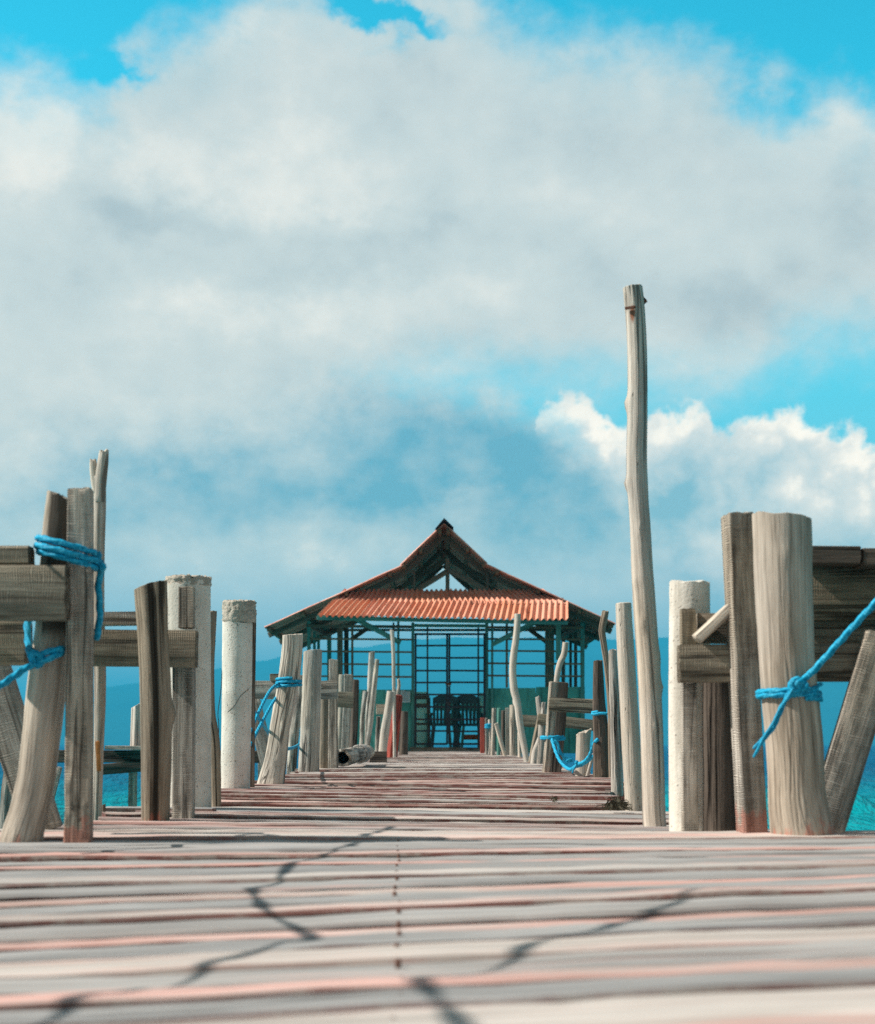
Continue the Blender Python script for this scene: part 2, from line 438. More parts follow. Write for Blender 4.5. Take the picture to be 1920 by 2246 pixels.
def post(name, pts, Z, mat, label=None, cat='post', group=None, square=False, ratio=1.0, Ztop=None, foot=True,
         step=None, n=None, rough=0.045, groove=0.05, knots=(), slant=(0, 0), trough=0.011, seed=None, yaw=0.0,
         paint=None, root=None, ch=0.1, stainfn=None, foot_z=None, darkfn=None):
    """upright thing measured in photo pixels, from top to foot: (px, py, half width px); Z depth of its foot"""
    if seed is None: seed = (pts[0][0]*0.013+pts[0][1]*0.007) % 9
    Zt = Z if Ztop is None else Ztop
    y0, y1 = pts[0][1], pts[-1][1]
    w = []
    for (px, py, hw) in reversed(pts):
        f = (y1-py)/(y1-y0) if y1 != y0 else 0
        z = Z+(Zt-Z)*f
        p = W(px, py, z); w.append((p.x, p.y, p.z, hw*z/F))
    if step is None: step = 0.02*max(1, Z/7)
    cm = catmull(w, step)
    path = [Vector(c[:3]) for c in cm]; rad = [max(c[3], 0.004) for c in cm]
    base_s = 0.0
    if foot:
        bz = foot_z if foot_z is not None else WATER-0.3
        d = (path[0]-path[min(6, len(path)-1)])
        d.z = -abs(d.z) if abs(d.z) > 1e-4 else -1
        d = d/abs(d.z)
        d.x = max(-0.25, min(0.25, d.x)); d.y = max(-0.25, min(0.25, d.y))
        drop = path[0].z-bz
        k = max(2, int(drop/0.15))
        ext = [path[0]+Vector((d.x*0.4, d.y*0.4, -1))*(drop*(i/k)) for i in range(k, 0, -1)]
        rr = rad[0]
        path = ext+path; rad = [rr]*len(ext)+rad
        base_s = sum((path[i+1]-path[i]).length for i in range(len(ext)))
    sect = rect_section(ch) if square else round_section(n or (28 if Z < 8 else 18 if Z < 14 else 12))
    kn = [(base_s+ks, ka, kl, kh, kd) for ks, ka, kl, kh, kd in knots]
    if square: rough, groove = rough*0.25, 0.0
    V, Fc, A = sweep(path, [(r, r*ratio) for r in rad], sect, Vector((1, 0, 0)), rough, groove, kn, seed, slant, trough,
                     paint_h=(base_s+paint) if paint is not None else None, yaw=yaw,
                     stainfn=(lambda s, a, P: stainfn(s-base_s, a, P)) if stainfn else None,
                     darkfn=(lambda s, a: darkfn(s-base_s, a)) if darkfn else None)
    o = link(name, V, Fc, mat, root=root, attrs=A, origin=Vector((path[0].x, path[0].y, deck_z(Z))))
    fin(o)
    if root is None: tag(o, label, cat, group)
    return o

def bar(name, p0, p1, hw, hh, mat, root=None, label=None, cat='beam', group=None, ref=Vector((0, 1, 0)), ch=0.1, step=0.05,
        rough=0.012, seed=None, trough=0.004, sag=0.0, sect=None, knots=(), stainfn=None, smooth_fin=True):
    """straight timber between two world points: half sizes hw along ref, hh across"""
    p0, p1 = Vector(p0), Vector(p1)
    L = (p1-p0).length
    k = max(2, int(L/step))
    if seed is None: seed = abs(p0.x*1.37+p0.z*2.1+p1.y*0.37+p1.x*0.77) % 9
    path = [p0.lerp(p1, i/k)+Vector((0, 0, sag*(0.5-abs(i/k-0.5))*2)) for i in range(k+1)]
    half = [(hw*(1+0.02*nz(i*0.3, seed)), hh*(1+0.03*nz(i*0.23, seed+5))) for i in range(k+1)]
    V, Fc, A = sweep(path, half, sect or rect_section(ch, 2), ref, rough, 0, knots, seed, (0, 0), trough, trough, stainfn=stainfn)
    o = link(name, V, Fc, mat, root=root, attrs=A, origin=p0)
    if smooth_fin: fin(o)
    if root is None: tag(o, label, cat, group)
    return o

def pxbar(name, x0, y0, x1, y1, hpx, Z, depth, mat, Z1=None, **kw):
    """timber whose front face is seen in the photo: centre line and half height in pixels"""
    Za = Z; Zc = Z if Z1 is None else Z1
    return bar(name, W(x0, y0, Za), W(x1, y1, Zc), depth/2, hpx*Z/F, mat, **kw)

def rope(name, pts, r, mat, root=None, label=None, cat='rope', group=None, step=None, strand=0.16, n=9, wobble=0.0):
    pts = [tuple(p) for p in pts]
    cm = catmull(pts, step or r*0.9)
    path = [Vector(c[:3]) for c in cm]
    V, Fc, G = [], [], []
    s = 0; u = None
    L = len(path)
    for i in range(L):
        t = (path[min(i+1, L-1)]-path[max(i-1, 0)])
        t = t.normalized() if t.length > 1e-9 else Vector((0, 0, 1))
        if u is None: u = t.orthogonal().normalized()
        u = (u-t*u.dot(t)).normalized(); v = t.cross(u)
        if i: s += (path[i]-path[i-1]).length
        for j in range(n):
            a = 2*math.pi*j/n
            rr = r*(1+strand*math.cos(3*a+s/r*1.05))*max(.12, 1+wobble*math.sin(s*15+3*nz(s*2.1)))
            if i in (0, L-1): rr *= 0.55
            V.append(path[i]+u*math.cos(a)*rr+v*math.sin(a)*rr); G.append((j/n, 0, s/r*0.5))
    for i in range(L-1):
        for j in range(n):
            j2 = (j+1) % n
            Fc.append((i*n+j, i*n+j2, (i+1)*n+j2, (i+1)*n+j))
    Fc.append(tuple(range(n))[::-1]); Fc.append(tuple((L-1)*n+j for j in range(n)))
    o = link(name, V, Fc, mat, root=root, attrs={'gco': G}, origin=Vector(path[0]))
    if root is None: tag(o, label, cat, group)
    return o

def wrap_pts(c, rx, ry, z0, z1, turns, a0=0.0, n=18, tilt=0.0):
    """points winding round an upright at c (Vector x,y)"""
    out = []
    N = int(n*turns)
    for i in range(N+1):
        a = a0+2*math.pi*turns*i/N
        out.append((c.x+rx*math.cos(a), c.y+ry*math.sin(a), z0+(z1-z0)*i/N+tilt*math.cos(a)+0.003*nz(i*0.7, z0*9)))
    return out

def merge(parts):
    """join (V, F, A) lists into one"""
    V, Fc, A = [], [], {}
    for v, f, a in parts:
        b = len(V)
        V += v; Fc += [tuple(i+b for i in q) for q in f]
        for k in a: A.setdefault(k, []).extend(a[k])
    return V, Fc, A
# ------------------------------------------------------------------ pier deck
pier = tag(empty('pier', (0, 0, 0)), 'long wooden pier deck of worn grey and salmon cross boards leading to the pavilion', 'pier')

def deck():
    rnd = random.Random(5)
    V, Fc = [], []; G, T, P, S = [], [], [], []
    nails = []
    def board(Y, w, xa, xb, dz, yaw, roll, tilt, th, tone, pink, seed, rise=0.0):
        nx = max(6, int((xb-xa)/0.06)); prof = [(-1, -1), (-1, 0.55), (-0.93, 1), (-0.4, 1), (0.1, 1), (0.6, 1), (0.94, 1), (1, 0.5), (1, -1)]
        b = len(V); n = len(prof)
        ex0, ex1 = rnd.uniform(-.03, .03), rnd.uniform(-.03, .03)
        for i in range(nx+1):
            x = xa+(xb-xa)*i/nx
            bow = 0.006*nz(x*0.9+seed, seed*3.1)+0.003*nz(x*5+seed, seed)
            wv = 0.004*nz(x*1.3+seed*2, seed*1.7)+0.0015*nz(x*7, seed*2)
            for (py, pz) in prof:
                yy = py*w/2
                edge = 0.0025*nz(x*11+seed, py*3+seed)*(1 if abs(py) > .9 else 0.4)
                xx = x+(ex0*py if i == 0 else ex1*py if i == nx else 0)
                cup = 0.0025*(py*py-0.4)*math.sin(seed*7)
                zz = deck_z(Y)+dz+bow+cup+tilt*yy+roll*xx+(0 if pz > 0 and pz == 1 else (pz-1)*th/2)+edge*0.8
                V.append(Vector((xx, Y+yy+wv+edge+yaw*xx, zz)))
                G.append((yy+seed*7.3, (pz-1)*th/2+seed*3.1, x+seed*5.7)); T.append(tone); P.append(pink); S.append(0.0)
        for i in range(nx):
            for j in range(n):
                j2 = (j+1) % n
                Fc.append((b+i*n+j, b+(i+1)*n+j, b+(i+1)*n+j2, b+i*n+j2))
        Fc.append(tuple(b+j for j in range(n))); Fc.append(tuple(b+nx*n+j for j in range(n))[::-1])
        return b
    # near, wide boards:  far edge of each (metres from the lens), tone, paint
    Y = 1.30; k = 0
    near = [(.27, .1, .05), (.13, .7, 1.0), (.26, .8, .5), (.15, .05, .05), (.13, .6, 1.0), (.20, .2, .15), (.17, .8, .6), (.16, .0, .05), (.13, .7, 1.0), (.20, .15, .15), (.15, .6, .85), (.20, .0, .05),
            (.12, .8, .9), (.24, .1, .1), (.16, .5, .6), (.21, .05, .0), (.12, .4, 1.0), (.22, .15, .15), (.13, .5, .9), (.2, .1, .3)]
    while Y < 5.0:
        w, tone, pink = near[k % len(near)]
        f = min(1, max(0, (4.6-Y)/1.6))
        yaw = 0.125*f+0.015; roll = 0.030*min(1, max(0.08, (5.1-Y)/2.2))
        gap = rnd.uniform(.006, .015)
        board(Y+w/2, w-gap, -1.75+rnd.uniform(-.1, .1), 1.75+rnd.uniform(-.1, .1), rnd.uniform(-.005, .005), yaw, roll, rnd.uniform(-.03, .015), .032, tone, pink, k*1.37+.5)
        nails.append((-0.0225*(Y+w/2)+rnd.uniform(-.006, .006), Y+w*.72+yaw*-0.0225*Y, w))
        Y += w; k += 1
    while Y < 37.6:
        w = rnd.uniform(.10, .165) if Y > 7.4 else rnd.uniform(.14, .2)
        if Y > 14: w = rnd.uniform(.11, .19)
        gap = rnd.uniform(.004, .02)
        paintzone = 1.0 if Y < 13.5 else 0.35
        tone = rnd.choice([.1, .3, .5, .8, .95, .9]); pink = paintzone*rnd.choice([.1, .25, .5, .75, 1.0])
        roll = -0.014 if 5.6 < Y < 11 else 0.0
        roll += rnd.uniform(-.006, .006)
        dz = rnd.uniform(-.013, .013)
        if Y < 5.7: xa, xb = -1.35, 1.35
        elif Y < 7.1: xa, xb = -1.12, 0.98
        elif Y < 9.5: xa, xb = -1.10, 0.86
        else: xa, xb = -1.1, 1.12
        if Y > 20: dz *= 0.7
        if Y > 32: xa, xb, pink, dz, roll = -2.15, 2.45, 0, 0, 0
        board(Y+w/2, w-gap, xa+rnd.uniform(-.07, .05), xb+rnd.uniform(-.05, .06), dz, rnd.uniform(-.02, .012), roll, rnd.uniform(-.055, .04), rnd.uniform(.026, .038), tone, pink, k*1.37+.5)
        Y += w; k += 1
    o = link('deck_boards', V, Fc, M['planks'], root=pier, attrs={'gco': G, 'tone': T, 'pink': P, 'stain': S}, smooth=True)
    fin(o, 30)
    # nail heads
    NV, NF = [], []
    for (x, y, w) in nails:
        z = deck_z(y)+0.003
        for dx in (0,):
            b = len(NV); m = 8
            rr = rnd.uniform(.0032, .0045)
            for j in range(m): NV.append(Vector((x+rr*math.cos(j*2*math.pi/m), y+rr*1.3*math.sin(j*2*math.pi/m), z-0.016)))
            for j in range(m): NV.append(Vector((x+rr*.9*math.cos(j*2*math.pi/m), y+rr*1.2*math.sin(j*2*math.pi/m), z)))
            NV.append(Vector((x, y, z+.002)))
            for j in range(m):
                j2 = (j+1) % m
                NF.append((b+j, b+j2, b+m+j2, b+m+j)); NF.append((b+m+j, b+m+j2, b+2*m))
    n = link('nail_heads', NV, NF, M['iron'], root=pier); n['kind'] = 'stuff'
deck()
for x in (-0.95, 0.0, 0.80):
    bar('stringer', (x, 1.2, -0.115+deck_z(1.2)), (x, 31.8, -0.115+deck_z(31.8)), .05, .07, M['beam'], root=pier, ref=Vector((1, 0, 0)), step=.5)
for y in (2.6, 5.3, 8.2, 11.6, 15.2, 19.0, 23.0, 27.0, 31.0):
    bar('cross_beam', (-1.35, y, -0.25+deck_z(y)), (1.3, y, -0.25+deck_z(y)), .06, .065, M['beam'], root=pier, step=.2)
    for x in (-1.0, 0.85):
        bar('pile', (x, y, WATER-1.2), (x, y, -0.32+deck_z(y)), .07, .07, M['dark'], root=pier, ref=Vector((1, 0, 0)), sect=round_section(12), step=.2, rough=.05)
bar('outrigger_block', W(232, 1783, 6.55), W(470, 1785, 6.55), .05, 13*6.55/F, M['planks'], root=pier)
bar('outrigger_block', W(245, 1801, 6.6), W(400, 1801, 6.6), .04, 6*6.6/F, M['sawn'], root=pier)

# ------------------------------------------------------------------ left, nearest frame
post('leaning_log', [(134, 1089, 31), (130, 1160, 36), (127, 1240, 38), (118, 1380, 41), (103, 1500, 43), (92, 1600, 42), (80, 1700, 41), (66, 1770, 42), (54, 1815, 44), (47, 1844, 47)],
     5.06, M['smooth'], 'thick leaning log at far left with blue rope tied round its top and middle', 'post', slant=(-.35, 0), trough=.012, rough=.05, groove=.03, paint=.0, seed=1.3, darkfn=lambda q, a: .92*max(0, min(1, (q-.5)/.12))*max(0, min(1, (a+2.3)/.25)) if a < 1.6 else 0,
     knots=((.52, -1.9, .02, .003, .9), (.47, -1.75, .018, .003, .8)), foot_z=-.3)
post('sawn_post', [(177, 1074, 25.5), (176, 1250, 26.5), (175, 1450, 27), (174, 1650, 27.5), (172, 1842, 28.5)], 5.0, M['sawn'],
     'tall square grey timber post beside the leaning log, pink paint at its foot', 'post', square=True, ratio=.8, paint=.055, seed=2.1, trough=.008,
     knots=((.735, -1.45, .016, -.004, 1.0), (.78, -1.75, .016, -.004, 1.0), (.085, -1.6, .035, -.006, 1.0), (.05, -1.3, .02, -.004, .9)), foot_z=-.3)
t_ = empty('forked_post', W(213, 1800, 6.25)); tag(t_, 'thin forked driftwood post rising tallest behind the square timber on the left', 'post')
post('trunk', [(216, 1045, 13), (219, 1090, 13.5), (217, 1212, 12.5), (217, 1340, 12), (220, 1500, 13), (217, 1635, 11), (213, 1800, 10)], 6.25, M['log'], root=t_, seed=3.7, groove=.09, trough=.01)
post('fork_branch', [(228, 992, 10), (226, 1012, 12), (222, 1050, 12.5), (219, 1100, 11)], 6.24, M['pale'], root=t_, foot=False, seed=4.4, trough=.02, slant=(.4, 0))
post('fork_branch', [(204, 1013, 7.5), (206, 1035, 9), (211, 1065, 10), (216, 1105, 9)], 6.25, M['pale'], root=t_, foot=False, seed=4.9, trough=.02)
bar('split_bark', W(214, 1628, 6.18), W(217, 1690, 6.18), .004, .007, plain('orange_split_wood', (.42, .17, .05), .8, .3, 30), root=t_, ref=Vector((0, 1, 0)))

pxbar('front_beam', -140, 1300, 150, 1302, 59, 4.97, .09, M['beam'], label='broad brown beam end butting the left square post, two dark bolt holes', cat='beam', seed=.7,
      knots=((2*(330+125)/F*4.97*0+.575, -3.1, .016, 0, 1), (.535, -3.1, .018, 0, 1)))
pxbar('short_block', -120, 1221, 68, 1221, 22, 5.0, .08, M['beam'], label='short block lying on the broad beam at the left edge', cat='block', seed=1.9, ch=.3)
pxbar('under_beam', -170, 1411, 62, 1411, 47, 5.2, .10, M['beam'], label='lower dark beam passing behind the leaning log at the left edge', cat='beam', seed=2.8)
pxbar('cross_rail', 120, 1420, 431, 1424, 40, 6.12, .07, M['beam'], label='olive brown cross rail running behind the dark striped log to the pale concrete column', cat='beam', seed=3.3,
      knots=((.455, -3.1, .02, 0, .8),))
pxbar('loose_plank', 223, 1358, 306, 1357, 14, 6.2, .09, M['sawn'], label='short grey plank lying loose above the olive cross rail', cat='plank', seed=4.3)
bar('diagonal_brace', W(-62, 1335, 5.55), W(96, 1822, 5.55), .022, 41*5.55/F, M['sawn'], label='wide pale sawn brace slanting behind the leaning log on the left', cat='brace', seed=5.1)
post('bark_pole', [(24, 1640, 9), (18, 1700, 11), (13, 1760, 12), (9, 1830, 12)], 7.6, M['bark'], 'pole with flaking white bark at the lower left edge', 'pole', seed=5.9, rough=.12)
bar('slim_stick', W(131, 1684, 8.2), W(104, 1790, 8.2), .012, .010, M['sawn'], label='slim pale stick slanting over the water behind the leaning log', cat='stick')
post('dark_stub', [(228, 1768, 4), (226, 1800, 4)], 6.4, M['dark'], 'tiny dark stub beside the pink topped block', 'stub', seed=.2, foot=False)

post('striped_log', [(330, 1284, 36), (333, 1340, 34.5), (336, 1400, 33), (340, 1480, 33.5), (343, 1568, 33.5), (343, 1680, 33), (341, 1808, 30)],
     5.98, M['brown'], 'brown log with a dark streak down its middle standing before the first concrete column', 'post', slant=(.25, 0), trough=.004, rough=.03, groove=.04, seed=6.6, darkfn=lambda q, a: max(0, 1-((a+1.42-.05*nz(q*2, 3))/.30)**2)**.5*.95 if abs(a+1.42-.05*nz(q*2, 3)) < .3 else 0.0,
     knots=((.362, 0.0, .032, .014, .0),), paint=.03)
post('notched_post', [(404, 1400, 23), (404, 1600, 23), (402, 1811, 23)], 6.22, M['sawn'], 'square timber post standing under the cross rail against the concrete column', 'post', square=True, ratio=.9, seed=7.3,
     knots=((.05, -1.6, .03, -.004, .9),))
post('post_block', [(410, 1290, 16.5), (410, 1377, 16.5)], 6.14, M['sawn'], 'short square block standing on the cross rail against the concrete column', 'block', square=True, foot=False, seed=7.9)
def column(name, pts, Z, label, cap=None, seed=1.0, crack=None, cat='column', trough=.03):
    w = []
    def kn(): return ()
    o = post(name, pts, Z, M['concrete'], label, cat, n=40, rough=.016, groove=0, trough=trough, seed=seed, step=.016, group=None)
    me = o.data
    return o
c1 = column('concrete_column', [(411.5, 1280, 50.5), (412, 1450, 50.5), (413, 1786, 51)], 6.75, 'broad pale concrete column with a broken top, behind the brown striped log', seed=1.7, trough=.05)
post('slim_brown_post', [(463, 1343, 13), (461, 1400, 12), (459, 1470, 11), (460, 1560, 12), (468, 1615, 13), (472, 1680, 13), (474, 1773, 12)], 7.3, M['brown'], 'slim dark brown post peeping out behind the broken concrete column', 'post', seed=8.2)
c2 = column('concrete_column', [(521, 1366, 33), (520, 1500, 33), (518, 1620, 32.5), (515.5, 1741, 33)], 9.1, 'slender round concrete column with a rough crumbling cap, second from the left', seed=2.3, trough=.01)
def rubble_cap(root, px, py, rpx, hpx, Z, seed=0.0, amp=1.0, name='crumbling_cap'):
    V, Fc, G = [], [], []
    n, m = 64, 14
    c = W(px, py, Z); rx = rpx*Z/F; h = hpx*Z/F
    for i in range(m+1):
        for j in range(n):
            a = 2*math.pi*j/n; p = Vector((math.cos(a), math.sin(a), 0))
            zz = -h/2+h*i/m
            d = 1+amp*(.08*nz(p.x*3+seed, p.y*3, zz*30)+.09*nz(p.x*9, p.y*9+seed, zz*90)+.06*nz(p.x*20, p.y*20, zz*200+seed))
            if i == 0: d *= .95
            V.append(c+p*rx*d+Vector((0, 0, zz+(.012*nz(p.x*3, p.y*3, 7+seed)+.012*nz(p.x*11, p.y*11, 2)+.006*nz(p.x*30, p.y*30, 2) if i == m else 0)))); G.append(tuple(V[-1]))
    for fr in (.9, .75, .5, .25):
        for j in range(n):
            a = 2*math.pi*j/n; x, y = math.cos(a)*fr, math.sin(a)*fr
            V.append(c+Vector((x*rx, y*rx, h/2+.012*nz(x*3, y*3, 7+seed)+.014*nz(x*8, y*8, 4+seed)+.006*nz(x*20, y*20, 4)))); G.append(tuple(V[-1]))
    V.append(c+Vector((0, 0, h/2))); G.append(tuple(V[-1]))
    for i in range(m+4):
        for j in range(n):
            j2 = (j+1) % n; Fc.append((i*n+j, i*n+j2, (i+1)*n+j2, (i+1)*n+j))
    for j in range(n): Fc.append(((m+4)*n+j, (m+4)*n+(j+1) % n, len(V)-1))
    return link(name, V, Fc, M['rubble'], root=root, attrs={'gco': G})
def crack():
    Z = 9.1
    # thin dark line curling round the shaft
    pts = []
    for (px, py) in ((552, 1505), (546, 1514), (538, 1521), (530, 1529), (524, 1540), (517, 1550), (508, 1558), (499, 1568)):
        xr = (px-520)/33.0
        q = W(520, py, Z); r = 33*Z/F
        pts.append((q.x+xr*r, Z-math.sqrt(max(0, 1-xr*xr))*r-.0005, q.z))
    rope('crack', pts, .0013, M['wire'], root=c2, strand=0, n=5, step=.01)
crack()
rubble_cap(c2, 525, 1343, 36.5, 46, 9.1)
rubble_cap(c1, 413, 1277, 49.5, 20, 6.75, 3.0, .6, 'broken_top')
post('rear_stake', [(556, 1350, 6), (555, 1500, 5), (553, 1735, 5)], 9.45, M['dark'], 'thin dark stake standing just behind the crumbling capped column', 'stake', square=True, seed=.9)
rope('loose_wire', [tuple(W(x, y, 7.9)) for x, y in ((487, 1470), (486, 1500), (482, 1535), (478, 1565), (480, 1590), (479, 1640), (477, 1690))], .0018, M['wire'], label='thin loose wire dangling between the two left concrete columns', cat='wire', strand=0, n=5, step=.02)

# ------------------------------------------------------------------ left row towards the pavilion
post('split_post', [(642, 1393, 23), (640, 1430, 23.5), (633, 1495, 24), (626, 1540, 23.5), (617, 1586, 22.5), (609, 1649, 24), (602, 1690, 27), (594, 1726, 31)], 10.4, M['pale'],
     'cracked pale post leaning right with blue rope round its upper half', 'post', slant=(.12, 0), groove=.12, rough=.07, seed=3.1,
     knots=((.12, -1.5, .03, -.004, .8), (.33, -1.6, .02, .003, .9), (.52, -1.2, .022, .004, .8)))
post('driftwood_pole', [(661, 1482, 8), (658, 1520, 10), (652, 1560, 12), (645, 1610, 12), (643, 1640, 11), (640, 1683, 11)], 16.2, M['bark'], 'crooked white and dark driftwood pole between the cracked post and the round post', 'pole', rough=.12, groove=.1, seed=4.6)
post('round_post', [(687, 1427, 20), (684, 1500, 20.5), (682, 1560, 21), (677, 1691, 23.5)], 14.6, M['far'], 'smooth round grey post, flat topped, right of the cracked leaning post', 'post', slant=(.14, 0), groove=.09, seed=5.5)
post('stained_log', [(712, 1520, 11), (711, 1600, 11.5), (709, 1685, 12.5)], 15.6, M['brown'], 'log with a yellow brown stain in the shade behind the round grey post', 'post', seed=6.3)
post('square_post', [(732, 1448, 9.5), (731, 1560, 9.5), (731, 1687, 11)], 15.35, M['sawn'], 'square timber post with a block on top, right of the round grey post', 'post', square=True, seed=6.8)
pxbar('short_rail', 700, 1514, 740, 1513, 20, 15.2, .06, M['far'], label='short broad rail nailed across the square post beside the round grey post', cat='rail', seed=7.2)
post('grey_log', [(750, 1481, 7), (748, 1570, 7), (743, 1660, 7)], 21.0, M['far'], 'narrow grey log standing behind the square post with the block', 'post', seed=7.7)
post('squared_stake', [(765, 1480, 9), (762, 1560, 9), (757, 1660, 9)], 20.6, M['sawn'], 'second squared stake in the left row, rail nailed to its side', 'post', square=True, seed=8.4)
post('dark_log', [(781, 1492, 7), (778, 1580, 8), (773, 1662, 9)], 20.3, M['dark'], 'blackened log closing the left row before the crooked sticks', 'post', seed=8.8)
pxbar('dark_rail', 742, 1534, 775, 1536, 17, 20.1, .06, M['beam'], label='dark rail nailed across the second squared stake', cat='rail', seed=.4)
pxbar('rear_rail', 540, 1513, 612, 1514, 20, 11.3, .06, M['sawn'], label='grey rail ending behind the cracked leaning post', cat='rail', seed=1.1)
pxbar('rail_block', 594, 1486, 612, 1486, 8, 11.25, .06, M['beam'], label='small dark block on the grey rail behind the cracked post', cat='block', seed=1.4)
bar('rear_brace', W(552, 1530, 11.7), W(592, 1690, 11.7), .02, 17*11.7/F, M['sawn'], label='pale diagonal board under the grey rail behind the cracked post', cat='brace', seed=1.6)
g_ = 'crooked sticks in the left row'
post('lobed_stick', [(802, 1517, 6), (798, 1545, 5), (795, 1583, 4.5), (792, 1655, 4.5)], 22.0, M['bark'], 'stick with a cut lobe at its top, leftmost of the crooked sticks', 'stick', g_, rough=.14, seed=2.6)
post('tall_stick', [(816, 1431, 6.5), (813, 1480, 6), (810, 1530, 5), (805, 1583, 4), (803, 1660, 3.5)], 22.2, M['bark'], 'taller of two crooked sticks standing close together on the left', 'stick', g_, rough=.1, seed=3.4, slant=(.2, 0))
post('speckled_stick', [(827, 1447, 5), (824, 1480, 5.5), (818, 1535, 6), (812, 1590, 6), (804, 1660, 5)], 21.8, M['bark'], 'speckled crooked stick leaning beside the taller one, top bent outward', 'stick', g_, rough=.13, seed=4.1)
pxbar('plank_stub', 826, 1556, 846, 1556, 11, 22.6, .06, M['sawn'], label='sawn plank stub between the crooked sticks and the smooth leaning pole', cat='plank', seed=2.2)
post('knotty_pole', [(831, 1572, 5), (829, 1610, 5), (827, 1660, 5)], 22.8, M['bark'], 'short knotty pole under the sawn plank stub', 'pole', seed=2.9, rough=.15)
post('smooth_pole', [(858, 1517, 9), (852, 1560, 9), (845, 1600, 9.5), (838, 1664, 9)], 22.5, M['pale'], 'smooth pale leaning pole with a flat cut top left of the red post', 'pole', seed=3.9)
post('tall_thin_pole', [(860, 1383, 4.5), (863, 1430, 4.2), (864, 1480, 4), (865, 1540, 3.8), (866, 1664, 3.5)], 23.2, M['pale'], 'tallest thin pale pole of the left row, before the teal brace', 'pole', seed=4.8, slant=(-.3, 0))
post('bent_twig', [(874, 1490, 2.6), (876, 1503, 3.6), (872, 1527, 3.2), (870, 1560, 3)], 23.6, M['pale'], 'short bent twig rising from behind the red painted post', 'stick', seed=5.2, foot=False)
post('red_post', [(871, 1525, 9.5), (866, 1590, 9.5), (859, 1663, 10)], 23.3, M['red'], 'red painted square post at the end of the left row', 'post', square=True, yaw=.5, seed=5.7)
post('shade_toned_post', [(888, 1561, 8), (887, 1610, 9), (885, 1657, 10)], 26.5, M['dark'], 'post coloured dark as shade, right of the red painted post', 'post', seed=6.1)  # dark log colour stands in for the shade on this post
# lying hollow log
t_ = empty('hollow_log', W(775, 1680, 16.0)); tag(t_, 'hollow grey log lying on the deck with a splintered open end and cord round it', 'log')
def hollow():
    Z = 16.2
    p0, p1 = W(752, 1662, 15.6), W(808, 1650, 17.4)
    r = 17*Z/F
    n, m = 26, 30
    V, G, Fc = [], [], []
    ax = (p1-p0).normalized(); u = Vector((0, 0, 1)); u = (u-ax*u.dot(ax)).normalized(); v = ax.cross(u)
    for shell in (0, 1):
        for i in range(m+1):
            f = i/m
            for j in range(n):
                a = 2*math.pi*j/n
                k = 1+.07*nz(math.cos(a)*2, math.sin(a)*2, f*9)+.05*nz(math.cos(a)*6, math.sin(a)*6, f*22)
                rr = r*(1.12-.22*f)*k*(1 if not shell else .72)
                q = p0.lerp(p1, f)+(u*math.cos(a)+v*math.sin(a))*rr
                if i == 0: q = q-ax*(.05*nz(math.cos(a)*1.5, math.sin(a)*1.5, 4)+.10*max(0, math.cos(a-.6))**3+.02*nz(math.cos(a)*6, math.sin(a)*6, 1))
                V.append(q); G.append((math.cos(a)*r, math.sin(a)*r, f*(p1-p0).length))
    N = (m+1)*n
    for i in range(m):
        for j in range(n):
            j2 = (j+1) % n
            Fc.append((i*n+j, i*n+j2, (i+1)*n+j2, (i+1)*n+j))
            Fc.append((N+i*n+j, N+(i+1)*n+j, N+(i+1)*n+j2, N+i*n+j2))
    for j in range(n):
        j2 = (j+1) % n
        Fc.append((j, N+j, N+j2, j2)); Fc.append((m*n+j, m*n+j2, N+m*n+j2, N+m*n+j))
    fin(link('shell', V, Fc, M['bark'], root=t_, attrs={'gco': G}))
    for k, f in enumerate((.62, .68, .74)):
        c = p0.lerp(p1, f); rr = r*(1.12-.22*f)+.012
        rope('cord', [tuple(c+(u*math.cos(a)+v*math.sin(a))*rr) for a in [2*math.pi*q/20 for q in range(21)]], .009, M['cord'], root=t_, n=7)
hollow()
rope('blue_rope', [tuple(W(x, y, z)) for x, y, z in ((768, 1652, 17.6), (778, 1645, 17.3), (790, 1641, 17.0), (800, 1639, 16.8))], .010, M['rope'], label='short blue rope end running from the hollow log behind the stakes', cat='rope')
t_ = pxbar('wooden_block', 812, 1661.5, 848, 1661.5, 13, 18.6, .16, M['dark'], label='dark square block on the deck just behind the hollow log', cat='block', seed=.6, ch=.04)

# ropes on the cracked post
Zp = 10.4
wp = []
rope('blue_rope', wrap_pts(W(634, 1490, Zp), 26.5*Zp/F, 27*Zp/F, W(0, 1507, Zp).z, W(0, 1488, Zp).z, 2.4, a0=2.6, tilt=.0)
     + [], .0085, M['rope'], label='blue rope wound twice round the cracked leaning post', cat='rope')
rope('blue_rope', [tuple(W(x, y, z)) for x, y, z in ((610, 1500, 10.35), (598, 1509, 10.2), (587, 1524, 10.0), (572, 1553, 9.75), (557, 1586, 9.5), (545, 1612, 9.4))], .0085, M['rope'], label='upper blue rope stretched from the cracked post towards the crumbling column', cat='rope')
rope('blue_rope', [tuple(W(x, y, z)) for x, y, z in ((606, 1530, 10.4), (590, 1556, 10.1), (572, 1590, 9.8), (556, 1620, 9.5), (545, 1640, 9.4))], .0085, M['rope'], label='lower blue rope running parallel under the upper one beside the cracked post', cat='rope')
rope('blue_rope', [tuple(W(x, y, z)) for x, y, z in ((548, 1540, 9.6), (557, 1560, 9.7), (574, 1585, 10.2), (592, 1612, 10.7), (600, 1622, 10.8))], .0085, M['rope'], label='blue rope crossing the two parallel ropes beside the cracked post', cat='rope')
